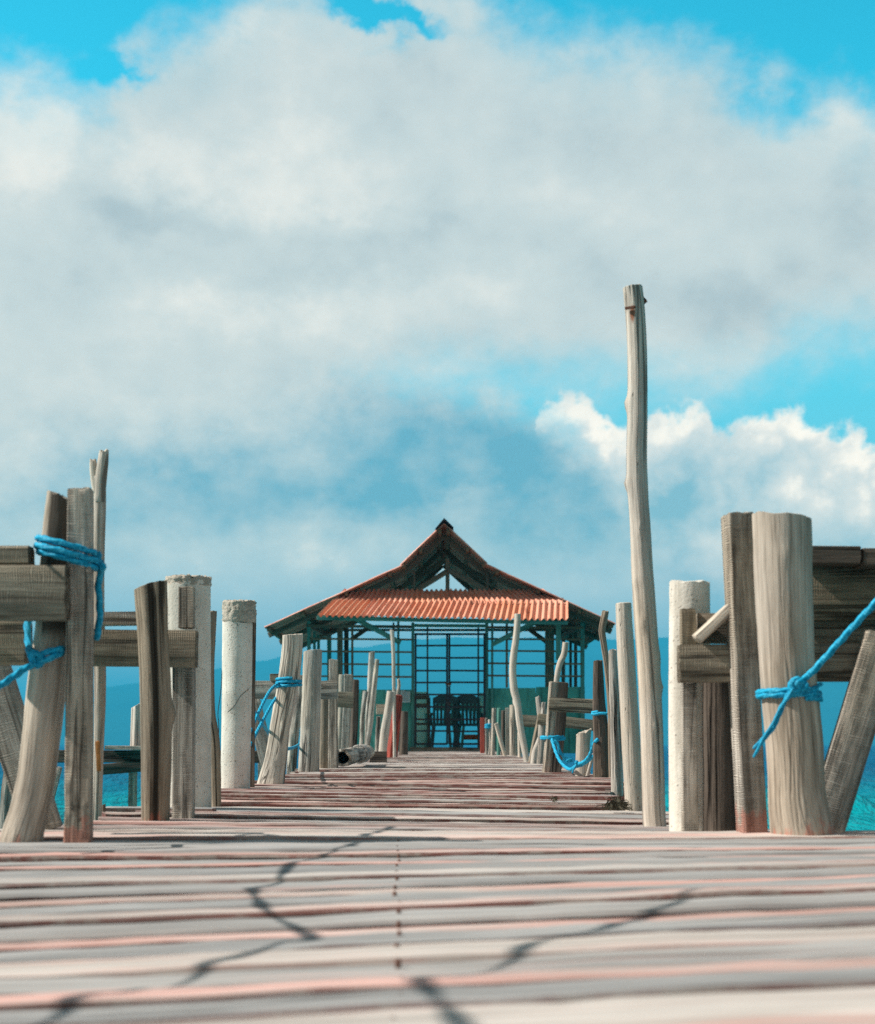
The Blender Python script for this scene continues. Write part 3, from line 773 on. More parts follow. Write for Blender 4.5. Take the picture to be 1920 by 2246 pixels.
rope('blue_rope', [tuple(W(x, y, z)) for x, y, z in ((630, 1643, 11.0), (640, 1641, 13), (650, 1637, 14.4), (660, 1630, 15))], .010, M['rope'], label='short stretch of blue rope low between the cracked post and the round post', cat='rope')

# ropes on the nearest left frame
r0 = .0085
Z1 = 5.03
cA, cB = W(127, 1215, 5.06), W(177, 1225, 5.0)
pts = []
def lay(ax, ay, hz, n=26):   # a loop lying round both uprights, sagging towards the square one
    out = []
    cx, cy = (cA.x+cB.x)/2, 5.02
    for i in range(n):
        a = 2*math.pi*i/n
        x = cx+ax*math.cos(a); y = cy+ay*math.sin(a)
        f = (x-(cx-ax))/(2*ax)
        out.append((x, y, hz+(1-f)*.045))
    return out
allp = []
for k, (hz, e) in enumerate(((W(0, 1247, Z1).z, .0), (W(0, 1234, Z1).z, .006), (W(0, 1217, Z1).z, .002))):
    allp += lay((212-83)/2*Z1/F+e, .068+e, hz)
rope('blue_rope', [p for p in allp], r0, M['rope'], label='thick blue rope lashing the leaning log to the tall square post', cat='rope', strand=.2)
rope('blue_rope', [tuple(W(x, y, z)) for x, y, z in ((222, 1236, 5.0), (226, 1245, 5.0), (219, 1262, 5.04), (216, 1290, 5.05), (219, 1330, 5.06), (217, 1370, 5.06), (211, 1405, 5.06))], r0*1.1, M['rope'], label='blue rope tail hanging down the right side of the tall square post', cat='rope', strand=.2)
rope('blue_rope', [tuple(W(x, y, z)) for x, y, z in ((66, 1350, 5.12), (60, 1372, 5.1), (62, 1410, 5.06), (65, 1432, 5.0), (72, 1440, 4.97), (80, 1432, 4.96), (84, 1442, 4.96), (78, 1452, 4.96), (70, 1446, 4.95), (74, 1432, 4.95),
     (86, 1438, 4.955), (92, 1452, 4.97), (84, 1460, 4.96), (72, 1458, 4.95), (56, 1466, 4.93), (30, 1484, 4.88), (0, 1504, 4.82), (-60, 1540, 4.7), (-130, 1600, 4.55))], r0*1.1, M['rope'], label='blue rope knotted on the leaning log, running off the left edge', cat='rope', strand=.2)
rope('blue_rope', [tuple(W(x, y, z)) for x, y, z in ((82, 1440, 4.97), (95, 1434, 4.965), (112, 1428, 4.965), (130, 1424, 4.98), (150, 1426, 5.03), (156, 1428, 5.09), (140, 1430, 5.14), (100, 1434, 5.14), (70, 1440, 5.08), (76, 1446, 4.97), (96, 1448, 4.96), (118, 1440, 4.965), (140, 1431, 5.0))], r0, M['rope'], label='blue rope band round the middle of the leaning log', cat='rope', strand=.2)

# side jetty far left
jt = empty('side_jetty', W(200, 1660, 14)); tag(jt, 'low side jetty of dark beams over the water on the left', 'jetty')
pxbar('beam', -500, 1658, 600, 1660, 13.5, 14, .10, M['dark'], root=jt, seed=3.6)
pxbar('plank', 238, 1640, 330, 1641, 4.5, 13.8, .3, M['sawn'], root=jt, seed=3.9)
bar('under_beam', W(150, 1694, 14.1), W(320, 1680, 14.1), .04, 12*14/F, M['dark'], root=jt)
for x0, x1, z in ((292, 286, 14.1), (-60, -70, 14.1), (575, 578, 14.2)):
    bar('leg', W(x1, 1632+(EYE-WATER+.2)/z*F, z), W(x0, 1670, z), .03, .03, M['sawn'], root=jt, ref=Vector((1, 0, 0)))
post('white_stake', [(302, 1547, 10.5), (301, 1590, 11), (299, 1645, 11)], 13.9, M['pale'], 'short pale stake standing on the side jetty', 'stake', square=True, yaw=.6, foot=False, slant=(.5, 0))

# ------------------------------------------------------------------ right, nearest frame
c3 = column('concrete_column', [(1513, 1278, 44), (1513, 1420, 45), (1513, 1600, 46), (1515, 1824, 46)], 5.66, 'thick rough concrete column with chipped top behind the right cross beam', seed=4.2, trough=.012)
post('square_post', [(1511, 1500, 16), (1512, 1660, 16), (1514, 1822, 17)], 5.52, M['sawn'], 'narrow square post under the right cross beam against the thick column', 'post', square=True, seed=1.2, ratio=1.1)
post('post_block', [(1509, 1339, 16), (1510, 1414, 16.5)], 5.5, M['beam'], 'square block standing on the right cross beam before the thick column', 'block', square=True, foot=False, seed=1.8)
pxbar('cross_beam', 1490, 1456, 2200, 1452, 41, 5.46, .07, M['beam'], label='brown cross beam passing behind the large round post on the right', cat='beam', seed=2.0,
      knots=((.13, -3.1, .022, 0, 1.0), (.045, -3.1, .02, 0, .9)))
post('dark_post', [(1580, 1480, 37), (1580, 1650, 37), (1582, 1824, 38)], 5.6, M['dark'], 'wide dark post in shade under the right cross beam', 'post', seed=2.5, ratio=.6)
bar('slanted_board', W(1528, 1402, 5.46), W(1640, 1300, 5.46), .05, 12*5.46/F, M['pale'], label='pale board end slanting up behind the narrow square post on the right', cat='board', seed=2.7, ch=.3)
pxbar('seat_board', 1530, 1378, 1640, 1380, 33, 5.54, .04, M['brown'], label='brown upright board behind the slanting board end', cat='board', seed=3.0)
post('sawn_post', [(1617, 1130, 28.5), (1624, 1300, 27.5), (1632, 1480, 27.5), (1641, 1650, 27), (1650, 1820, 27.5)], 5.42, M['sawn'],
     'square grey post beside the large round post on the right, sunlit inner edge', 'post', square=True, ratio=1.05, yaw=.17, paint=.07, seed=3.2, trough=.008, ch=.14,
     knots=((.77, -1.45, .018, -.004, 1.0), (.73, -1.5, .02, -.002, .7)), foot_z=-.3)
post('round_post', [(1715, 1134, 64), (1717, 1180, 64), (1718, 1250, 63), (1722, 1370, 61), (1729, 1480, 61), (1739, 1590, 62.5), (1745, 1668, 62.5), (1747, 1720, 62), (1751, 1770, 65), (1762, 1836, 70)],
     5.26, M['smooth'], 'largest round post on the right with frayed blue rope tied round its middle', 'post', slant=(-.14, 0), rough=.03, groove=.012, seed=3.6, trough=.008,
     knots=((.81, -1.65, .026, .006, .75),), paint=.03, foot_z=-.3)
pxbar('top_plank', 1760, 1223, 1872, 1224, 19, 5.5, .2, M['dark'], label='dark top plank resting on the beam right of the large round post', cat='plank', seed=4.0)
pxbar('top_plank', 1879, 1228, 2160, 1230, 19, 5.5, .2, M['dark'], label='dark top plank cut by the right edge of the view', cat='plank', seed=4.5)
pxbar('upper_beam', 1740, 1303, 2220, 1303, 59, 5.56, .10, M['beam'], label='massive dark upper beam right of the large round post', cat='beam', seed=4.7)
pxbar('middle_beam', 1742, 1392, 2220, 1390, 30, 5.60, .10, M['beam'], label='lighter brown middle beam under the massive upper beam on the right', cat='beam', seed=5.0)
bar('diagonal_brace', W(1940, 1395, 5.40), W(1801, 1846, 5.40), .024, 41*5.4/F, M['sawn'], label='wide sawn brace slanting below the beams at the right edge', cat='brace', seed=5.3)
t_ = empty('blue_rope', W(1750, 1500, 5.2)); tag(t_, 'taut blue rope with frayed ends knotted round the large post, running off to the right', 'rope')
Z2 = 5.26; cR = W(1731, 1500, Z2)
rope('loop', wrap_pts(cR, 66*Z2/F, 66*Z2/F, W(0, 1533, Z2).z, W(0, 1515, Z2).z, 2.1, a0=-1.2), .0085, M['rope'], root=t_, strand=.2)
zk = Z2-.088
rope('taut_line', [tuple(W(x, y, z)) for x, y, z in ((1738, 1518, zk), (1744, 1500, zk-.01), (1756, 1494, zk-.016), (1764, 1503, zk-.01), (1752, 1510, zk-.012), (1748, 1498, zk-.02), (1766, 1489, zk-.01), (1800, 1455, zk-.01), (1860, 1388, zk-.03), (1920, 1323, zk-.05), (2050, 1180, zk-.1), (2230, 985, zk-.15))], .0095, M['rope'], root=t_, strand=.2)
rope('knot', [tuple(W(x, y, zk-.014)) for x, y in ((1736, 1496), (1748, 1490), (1758, 1500), (1750, 1514), (1738, 1512), (1736, 1500), (1746, 1494), (1762, 1510), (1772, 1498))], .0095, M['rope'], root=t_, strand=.2)
rnd = random.Random(8)
for k in range(5):
    e = rnd.uniform
    rope('frayed_tail', [tuple(W(x+e(-4, 4), y+e(-4, 4), zk-.012-.004*k)) for x, y in ((1744, 1506), (1728, 1530), (1714, 1556), (1700, 1588), (1678, 1618), (1658+e(-6, 10), 1646+e(-10, 14)))], .0045, M['rope'], root=t_, strand=.1, n=6, step=.008)
rope('frayed_tail', [tuple(W(x, y, z)) for x, y, z in ((1782, 1510, 5.19), (1794, 1506, 5.22), (1800, 1500, 5.22), (1804, 1504, 5.22))], .006, M['rope'], root=t_, n=6)
rope('frayed_tail', [tuple(W(x, y, z)) for x, y, z in ((1786, 1520, 5.19), (1796, 1526, 5.22), (1802, 1534, 5.22), (1803, 1540, 5.22))], .005, M['rope'], root=t_, n=6)

post('mooring_post', [(2236, 950, 30), (2240, 1300, 32), (2246, 1700, 33), (2250, 1836, 34)], 5.11, M['brown'], 'mooring post beyond the right edge where the taut blue rope ends', 'post', seed=6.4)
# ------------------------------------------------------------------ right row
def rust(s, a, P):
    y = HY-(P.z-EYE)*F/6.05
    x = P.x*F/6.05+CX
    d = math.exp(-((x-1386)/7.0)**2)*(1 if P.y < 6.05 else 0)
    return d*max(0, min(1, (730-y)/40.0))*max(0, min(1, (y-672)/8.0))
pole = post('tall_pole', [(1388, 630, 21.3), (1391, 655, 21.6), (1394, 690, 21.8), (1397.5, 757, 21.5), (1399, 830, 21.6), (1398.8, 882, 22), (1397.7, 945, 22.6), (1396.5, 1008, 22.6), (1398, 1058, 22.6), (1400.5, 1102, 22.3), (1405, 1165, 22.6), (1408.5, 1243, 23.4), (1412, 1300, 24.3), (1418, 1390, 24.7), (1424, 1476, 25), (1430, 1601, 25), (1435, 1777, 25.5), (1437, 1806, 26)],
     6.05, M['pale'], 'tallest bare pole, slightly bent, right side, with a rusty nail near its top', 'pole', rough=.03, groove=.05, n=32, stainfn=rust, trough=.003,
     knots=((1.393, math.pi, .022, .012, .35), (1.13, math.pi*.97, .02, .011, .2), (.975, -1.75, .012, .007, .9), (.66, -2.0, .014, .010, .9), (.55, 0, .03, .004, 0), (.45, .1, .02, .009, .2), (.32, -1.2, .016, .007, .8), (.8, -2.4, .02, .004, .5), (1.42, -2.2, .009, .002, 1.0), (1.19, -1.6, .01, .003, .9)), foot_z=-.3)
bar('nail', W(1374, 676, 6.02), W(1392, 673, 6.005), .004, .004, M['iron'], root=pole, step=.01)
bar('nail', W(1409, 655, 6.06), W(1416, 662, 6.05), .005, .007, M['iron'], root=pole, step=.01)
post('peeled_column', [(1368, 1324, 17.5), (1370, 1370, 18), (1376, 1480, 19.5), (1385, 1640, 20.5), (1391, 1774, 19)], 7.25, M['speck'], 'speckled cream peeled log standing left of the tall pole', 'post', groove=.02, rough=.03, seed=6.0, trough=.003, foot_z=-.4)
post('short_post', [(1344, 1427, 9), (1347, 1520, 10.5), (1352, 1640, 12.5), (1354, 1738, 13.5)], 9.3, M['far'], 'shorter tan post left of the speckled peeled log', 'post', seed=6.7, groove=.09)
post('curved_stick', [(1328.5, 1342, 7.5), (1325, 1362, 8), (1321, 1384, 7.5), (1325, 1413, 7), (1331, 1456, 6.5), (1335, 1500, 6), (1338, 1560, 5), (1340, 1710, 4.5)], 11.9, M['brown'], 'thin curved stick rising above the dark split post on the right', 'stick', seed=7.1, rough=.08, trough=.012)
post('split_dark_post', [(1312, 1450, 10), (1314, 1530, 13.5), (1317, 1590, 17), (1319, 1640, 18.5), (1320, 1709, 20)], 12.1, M['dark'], 'dark split post with a pale ridge, right end of the sagging blue rope', 'post', groove=.25, rough=.1, seed=7.5,
     knots=((.2, -2.2, .05, .012, 0),))
post('leaning_stick', [(1241, 1410, 6.5), (1238, 1435, 7), (1228, 1458, 6.5), (1221, 1498, 6), (1216, 1560, 6), (1212, 1660, 6)], 14.6, M['pale'], 'bent pale stick leaning out behind the square post of the right row', 'stick', seed=7.8, rough=.07)
post('square_post', [(1215, 1497, 8.5), (1208, 1590, 8.2), (1199, 1698, 8.2)], 13.45, M['sawn'], 'square weathered post with blue rope tied low, middle of the right row', 'post', square=True, yaw=.25, seed=8.1)
post('shaded_post', [(1235, 1498, 12), (1229, 1590, 11.5), (1219, 1698, 11.5)], 13.75, M['dark'], 'black shaded post right behind the square weathered one', 'post', square=True, seed=8.5)
pxbar('rail', 1205, 1545, 1312, 1550, 15.5, 13.2, .06, M['beam'], label='grey brown rail between the square post and the dark split post', cat='rail', seed=8.9, knots=((.05, -3.1, .03, 0, .7),))
pxbar('rear_rail', 1180, 1577, 1310, 1592, 12, 14.3, .05, M['beam'], label='lower rail sloping down behind the rope on the right', cat='rail', seed=.3)
post('stump', [(1281, 1606, 17), (1279, 1640, 15), (1278, 1704, 15.5)], 12.75, M['log'], 'low cut stump with the sagging blue rope passing before it', 'stump', slant=(.5, 0), seed=.8, trough=.02)
bar('prop_stick', W(1288, 1704, 12.7), W(1302, 1655, 12.7), .012, .012, M['pale'], label='small pale stick propped between the stump and the dark split post', cat='stick', sect=round_section(10))
post('forked_stake', [(1180, 1529, 5.5), (1184, 1560, 6.5), (1189, 1590, 8), (1187, 1640, 8), (1184, 1680, 8)], 17.6, M['far'], 'forked grey stake left of the square weathered post', 'stake', seed=1.5, rough=.08, trough=.02)
post('stake_branch', [(1194, 1541, 5), (1193, 1565, 7), (1190, 1590, 7)], 17.55, M['far'], 'short second prong beside the forked grey stake', 'stick', seed=1.6, rough=.08, foot=False)
post('elbow_stick', [(1190, 1608, 6), (1182, 1628, 6), (1173, 1650, 6), (1171, 1678, 7.5)], 17.9, M['pale'], 'pale elbow shaped stick at the foot of the forked stake', 'stick', seed=2.4)
post('brown_stick', [(1186, 1566, 5), (1176, 1610, 5), (1164, 1672, 5)], 18.3, M['brown'], 'brown slanting stick behind the elbow shaped one', 'stick', seed=2.8)
post('wavy_pole', [(1135.5, 1347, 7.2), (1135, 1370, 7.2), (1132.5, 1400, 7.5), (1127, 1440, 8), (1125, 1476, 8.2), (1128, 1513, 8.8), (1135, 1540, 8), (1141, 1588, 7.6), (1148, 1626, 7.3), (1157, 1676, 6.5)], 18.7, M['pale'], 'tall wavy pale pole standing before the right lattice of the pavilion', 'pole', seed=3.3, rough=.05,
     knots=((.65, math.pi, .03, .012, .2),))
pxbar('weathered_rail', 1146, 1581, 1185, 1583, 13, 20.5, .06, M['beam'], label='weathered rail with a blackened top edge behind the wavy pole', cat='rail', seed=3.5)
g_ = 'stakes by the pavilion gate'
post('red_stake', [(1058.5, 1575, 4.7), (1058.5, 1656, 4.7)], 28.0, M['red'], 'red painted stake at the right foot of the pavilion gate', 'stake', square=True)
post('thin_stake', [(1067, 1576, 2.8), (1068, 1662, 3)], 26.5, M['far'], 'thin grey stake right of the red stake', 'stake', g_)
post('tied_stick', [(1073.5, 1579, 2.8), (1076, 1620, 3), (1074, 1662, 3.2)], 26.2, M['pale'], 'thin white stick with a blue rope tied near its top', 'stick')
post('dark_stake', [(1084, 1554, 3.6), (1081, 1662, 3.8)], 25.5, M['sawn'], 'stake with one sunlit edge behind the birch stick', 'stake', g_, square=True, yaw=.5)
post('grey_stake', [(1095, 1554, 4), (1094, 1662, 4)], 25.6, M['teal'], 'flat topped green grey stake behind the birch stick', 'stake', g_)
post('birch_stick', [(1089, 1587, 5), (1096, 1615, 4.8), (1104, 1644, 4.2), (1111, 1667, 4)], 24.6, M['pale'], 'birch white stick leaning left among the stakes by the gate', 'stick', seed=4.7, slant=(.2, 0))
post('black_stake', [(1104, 1559, 4.4), (1104, 1662, 4.4)], 26.0, M['dark'], 'blackish stake hidden behind the leaning birch stick', 'stake', g_)
post('flat_stake', [(1113, 1554, 4), (1114, 1662, 4)], 25.8, M['far'], 'flat grey stake right of the blackish one', 'stake', g_, square=True)
post('thick_stake', [(1127, 1547, 9), (1127, 1664, 9)], 24.8, M['far'], 'thickest stake among those by the gate, left of the wavy pole', 'stake', g_, seed=5.8)
post('pale_stake', [(1140, 1607, 4.6), (1141, 1668, 4.8)], 23.5, M['pale'], 'low pale stake half behind the wavy pole', 'stake', g_)
rope('blue_rope', wrap_pts(W(1072, 1592, 26.2), .045, .04, W(0, 1598, 26.2).z, W(0, 1588, 26.2).z, 3.3), .014, M['rope'], label='small blue rope lashing on the thin stick near the gate', cat='rope', n=7)
rope('blue_rope', wrap_pts(W(1328, 1565, 12.0), 28*12.0/F, .07, W(0, 1567, 12).z, W(0, 1562, 12).z, 1.3, a0=2.2), .0095, M['rope'], label='single blue rope ring round the dark split post and curved stick', cat='rope')
t_ = empty('blue_rope', W(1215, 1625, 13.3)); tag(t_, 'slack blue rope sagging from the square post past the stump to the dark split post', 'rope')
rope('loop', wrap_pts(W(1213, 1620, 13.5), .085, .085, W(0, 1622, 13.5).z, W(0, 1616, 13.5).z, 2.2, a0=-1.7), .0105, M['rope'], root=t_)
rope('sag', [tuple(W(x, y, z)) for x, y, z in ((1211, 1620, 13.35), (1214, 1632, 13.3), (1220, 1650, 13.2), (1228, 1668, 13.1), (1240, 1682, 13.0), (1252, 1688, 12.8), (1262, 1682, 12.6), (1270, 1676, 12.5), (1282, 1671, 12.4), (1292, 1660, 12.3), (1299, 1645, 12.2), (1304, 1630, 12.1), (1312, 1622, 12.0))], .012, M['rope'], root=t_)
rope('sag', [tuple(W(x, y, z)) for x, y, z in ((1262, 1681, 12.6), (1275, 1678, 12.5), (1288, 1670, 12.4), (1298, 1662, 12.3), (1306, 1655, 12.2))], .013, M['rope'], root=t_)
for k in range(4):
    e = rnd.uniform
    rope('frayed_tail', [tuple(W(x+e(-3, 3), y+e(-3, 3), 13.2-.02*k)) for x, y in ((1214, 1622), (1222, 1630), (1228, 1648), (1236+e(-4, 8), 1660), (1240+e(-6, 14), 1668+e(-4, 6)))], .005, M['rope'], root=t_, n=6, step=.02)
rope('knot', [tuple(W(1267+e(-6, 6), 1675+e(-6, 6), 12.5)) for k in range(9)], .009, M['rope'], root=t_)
rope('knot', [tuple(W(1250+e(-8, 8), 1668+e(-4, 4), 12.9)) for k in range(9)], .007, M['rope'], root=t_)
rope('frayed_tail', [tuple(W(x, y, 12.5)) for x, y in ((1264, 1680), (1258, 1688), (1256, 1697))], .006, M['rope'], root=t_)

# dry weed caught at the foot of the peeled column
def weed(name, px, py, Z, wpx, hpx, n, label):
    rnd = random.Random(int(px)); V, Fc = [], []
    for k in range(n):
        c = W(px+rnd.gauss(0, wpx*.33), py-abs(rnd.gauss(0, hpx*.3)), Z+rnd.uniform(-.04, .04))
        p = c; d = Vector((rnd.uniform(-1, 1), rnd.uniform(-.6, .6), rnd.uniform(-.5, .6))).normalized()
        wd = rnd.uniform(.001, .0035); b = len(V); m = 6
        for i in range(m):
            sd = d.cross(Vector((rnd.uniform(-.3, .3), 1, .2))).normalized()*wd*(1-i/m*.7)
            V.append(p+sd); V.append(p-sd)
            d = (d+Vector((rnd.uniform(-.6, .6), rnd.uniform(-.5, .5), rnd.uniform(-.75, .25)))).normalized()
            p = p+d*rnd.uniform(.003, .013)*min(1, hpx/20+.25)
            gz = deck_z(p.y)+.004
            if p.z < gz: p.z = gz
        for i in range(m-1): Fc.append((b+2*i, b+2*i+1, b+2*i+3, b+2*i+2))
    return tag(link(name, V, Fc, M['weed'], origin=W(px, py, Z)), label, 'debris')
weed('dry_weed', 1352, 1768, 7.05, 26, 22, 220, 'tangle of dry seaweed caught at the foot of the speckled column')
weed('weed_clump', 1216, 1753, 7.9, 7, 5, 34, 'small dark clump of weed lying alone on the boards')

# unseen ropes added at left, shaped to cast the shadows on near boards
def from_shadow(px, py, H):
    Z = Zb(py); x = (px-CX)/F*Z
    return Vector((x, Z, deck_z(Z)))+SUN_DIR*(H/SUN_DIR.z)
for lab, spec in (('unseen slack rope added left of the pier, shaped to cast the long crooked shadow', [(860, 1815, 1.2), (830, 1830, 1.16), (759, 1859, 1.02), (640, 1892, .93), (602, 1928, .93), (548, 1945, .93), (560, 1972, .93), (586, 1997, .95), (672, 2046, .97), (600, 2052, 1.0), (520, 2084, 1.0), (434, 2099, 1.0), (358, 2141, 1.0), (315, 2148, 1.0), (260, 2164, 1.02), (152, 2176, 1.02), (40, 2250, 1.04)]),
                  ('second unseen slack rope added for deck shadows, nearer the viewer', [(1600, 1960, 1.35), (1453, 2008, 1.32), (1334, 2044, 1.3), (1182, 2071, 1.28), (1041, 2141, 1.27), (935, 2150, 1.27), (960, 2190, 1.27), (1008, 2240, 1.27), (1080, 2330, 1.3)])):
    rope('shadow_rope', [tuple(from_shadow(*q)) for q in spec], .0078, M['rope'], label=lab, cat='rope', step=.015, n=8, wobble=.42)
# ------------------------------------------------------------------ pavilion
ZF, ZBK = 32.0, 37.0
M['sunlitteal'] = plain('sun_paled_turquoise', (.4, .8, .7), .7, .2, 4)  # paler turquoise paints in the sunlight falling on the back panels
pav = tag(empty('pavilion', (0.08, ZF, deck_z(ZF))), 'open timber pavilion with orange corrugated roof and teal frame at the pier end', 'pavilion')
def vpost(px, ytop, ybot, Z, wpx, mat, name='post', d=None):
    h = wpx/2*Z/F
    return bar(name, W(px, ybot, Z), W(px, ytop, Z), h, d or h, mat, root=pav, ref=Vector((1, 0, 0)), step=.3, ch=.06)
def hrail(x0, y0, x1, y1, hpx, Z, mat, name='lattice_bar', d=.04, Zb_=None):
    return pxbar(name, x0, y0, x1, y1, hpx, Z, d, mat, Z1=Zb_, root=pav, step=.3, ch=.06)
FL = 1650
vpost(678, 1362, FL, ZF, 7.5, M['teal']); vpost(906, 1366, FL, ZF, 6.5, M['teal']); vpost(1068, 1366, FL, ZF, 7, M['teal']); vpost(1278, 1366, FL, ZF, 8.5, M['teal'])
vpost(874, 1362, FL, ZF, 5, M['teal']); vpost(1080, 1366, FL, ZF, 5, M['teal'])
vpost(863.5, 1366, 1512, ZF, 4, M['lath']); vpost(773, 1362, 1512, ZF, 5, M['lath']); vpost(1112, 1366, 1508, ZF, 5, M['lath'])
for px, Z, w in ((690, 33.4, 6), (699, 34.9, 6), (722.5, ZBK, 9)): vpost(px, 1380, FL-4, Z, w, M['teal'])
for px, Z, w in ((1263, 33.6, 7), (1252, 34.9, 6), (1236, ZBK, 8)): vpost(px, 1380, FL-4, Z, w, M['dark'])
vpost(746, 1370, FL-4, 34.6, 12, M['brown']); vpost(760, 1372, FL-4, 35.5, 10, M['dark']); vpost(1206, 1368, FL-4, 34.2, 19, M['beam'])
vpost(938, 1374, FL-6, ZBK, 3.8, M['truss'], d=.03); vpost(1049.5, 1374, FL-6, ZBK, 3.8, M['truss'], d=.03)
vpost(1225, 1362, 1447, 31.2, 10.5, M['teal'], name='hanging_strut', d=.03)
for y in (1402, 1429.5, 1457, 1484): hrail(680, y-1, 904, y+1, 2.0, ZF-.02, M['lath'])
for y in (1402, 1428, 1455.5, 1482.5): hrail(1070, y-.5, 1277, y+1, 2.0, ZF-.02, M['lath'])
hrail(676, 1373, 906, 1375, 3, ZF, M['truss'], 'wall_plate', .08); hrail(1066, 1376, 1280, 1377, 2.4, ZF, M['lath'], 'wall_plate', .08); hrail(904, 1372, 1070, 1373, 3.2, ZF, M['teal'], 'wall_plate', .08)
hrail(718, 1382, 1240, 1382, 2.5, ZBK, M['truss'], 'wall_plate', .1)
bar('wall_plate', W(678, 1373, ZF), W(722, 1396, ZBK), .05, .05, M['truss'], root=pav, ref=Vector((1, 0, 0)), step=.4)
bar('wall_plate', W(1278, 1373, ZF), W(1236, 1396, ZBK), .05, .05, M['truss'], root=pav, ref=Vector((1, 0, 0)), step=.4)
hrail(696, 1355, 1246, 1366, 4.5, 30.75, M['teal'], 'fascia', .05)
# teal braces to the front, dark ones behind
for a, b in (((780, 1357), (877, 1409)), ((1176, 1364), (1081, 1413))):
    bar('brace', W(*a, 31.3), W(*b, 31.9), .03, 5.2*ZF/F, M['teal'], root=pav, ref=Vector((0, 1, 0)), step=.3)
for a, b in (((812, 1374), (772, 1402)), ((1155, 1376), (1199, 1408)), ((756, 1374), (700, 1394)), ((1228, 1372), (1262, 1392))):
    bar('brace', W(*a, 35.2), W(*b, 34.8), .03, .04, M['truss'], root=pav, ref=Vector((0, 1, 0)), step=.3)

def panel(name, x0, y0, x1, y1, Z, mat, battens=0, th=.03, Z1=None):
    """board wall with slightly uneven vertical boards"""
    rnd = random.Random(int(x0)); V, Fc = [], []
    Zc = Z if Z1 is None else Z1
    a, b = W(x0, y1, Z), W(x1, y1, Zc); t0, t1 = W(x0, y0, Z), W(x1, y0, Zc)
    n = max(2, int((b-a).length/.42))
    for i in range(n):
        f0, f1 = i/n, (i+1)/n-.004
        dy = rnd.uniform(-.006, .006); dt = rnd.uniform(-.02, .01)
        k = len(V)
        for q0, q1 in ((a, t0), ):
            P = [a.lerp(b, f0), a.lerp(b, f1), t0.lerp(t1, f1), t0.lerp(t1, f0)]
            P[2] = P[2]+Vector((0, 0, dt)); P[3] = P[3]+Vector((0, 0, dt))
            nrm = (P[1]-P[0]).cross(Vector((0, 0, 1))).normalized()
            for s in (1, -1):
                for p in P: V.append(p+nrm*(s*th/2+dy))
        Fc += [(k, k+1, k+2, k+3), (k+7, k+6, k+5, k+4), (k, k+4, k+5, k+1), (k+1, k+5, k+6, k+2), (k+2, k+6, k+7, k+3), (k+3, k+7, k+4, k)]
    return link(name, V, Fc, mat, root=pav, smooth=False)
panel('wall_panel', 1068, 1508, 1284, 1652, ZF+.06, M['wall'])
panel('wall_panel', 676, 1512, 905, 1652, ZF+.06, M['wall'])
panel('wall_panel', 724, 1518, 941, 1640, ZBK, M['sunlitteal'])
panel('wall_panel', 1052, 1520, 1236, 1640, ZBK, M['sunlitteal'])
bar('threshold', W(900, 1644, ZF-.05), W(1066, 1645, ZF-.05), .09, .04, M['beam'], root=pav)
# notice board left of the gate
s_ = panel('notice', 879, 1514, 900, 1541, ZF-.09, M['signboard'], th=.015)
rnd = random.Random(4)
V, Fc = [], []
for r_ in range(5):
    y = 1518+r_*4.6; x = 881.5
    while x < 897:
        l = rnd.uniform(.9, 2.6)
        k = len(V)
        for (qx, qy) in ((x, y+.6), (min(x+l, 898), y+.6), (min(x+l, 898), y-.6), (x, y-.6)): V.append(W(qx, qy, ZF-.103))
        Fc.append((k, k+1, k+2, k+3)); x += l+.8
o = link('writing', V, Fc, M['ink'], root=s_, smooth=False)
# iron gate: two leaves
def leaf(x0, x1, yt, yb, bars):
    parts = []
    def rod(a, b, w):
        p0, p1 = W(*a, ZF-.06), W(*b, ZF-.06)
        ref = Vector((0, 1, 0))
        parts.append(sweep([p0, p0.lerp(p1, .5), p1], [(w, w)]*3, rect_section(.1, 0), ref))
    h = .018
    rod((x0, yb), (x0, yt), h); rod((x1, yb), (x1, yt), h)
    rod((x0-2, yt), (x1+2, yt), h); rod((x0, yb), (x1, yb), h)
    for y in bars: rod((x0, y+rnd.uniform(-.6, .6)), (x1, y+rnd.uniform(-.6, .6)), .0155)
    V, Fc, A = merge(parts)
    g = link('gate_leaf', V, Fc, M['gate'], root=pav, smooth=False)
    return g
BARS = (1416, 1443, 1471, 1497, 1523.5, 1551, 1578, 1604)
ga = leaf(912, 981, 1391, 1632, BARS); gb = leaf(986, 1063, 1391, 1632, BARS)
bar('latch', W(978, 1500, ZF-.1), W(990, 1500, ZF-.1), .012, .02, M['iron'], root=ga)
bar('lock_plate', W(985, 1499, ZF-.1), W(985, 1505, ZF-.1), .012, .008, M['signboard'], root=gb, ref=Vector((1, 0, 0)))

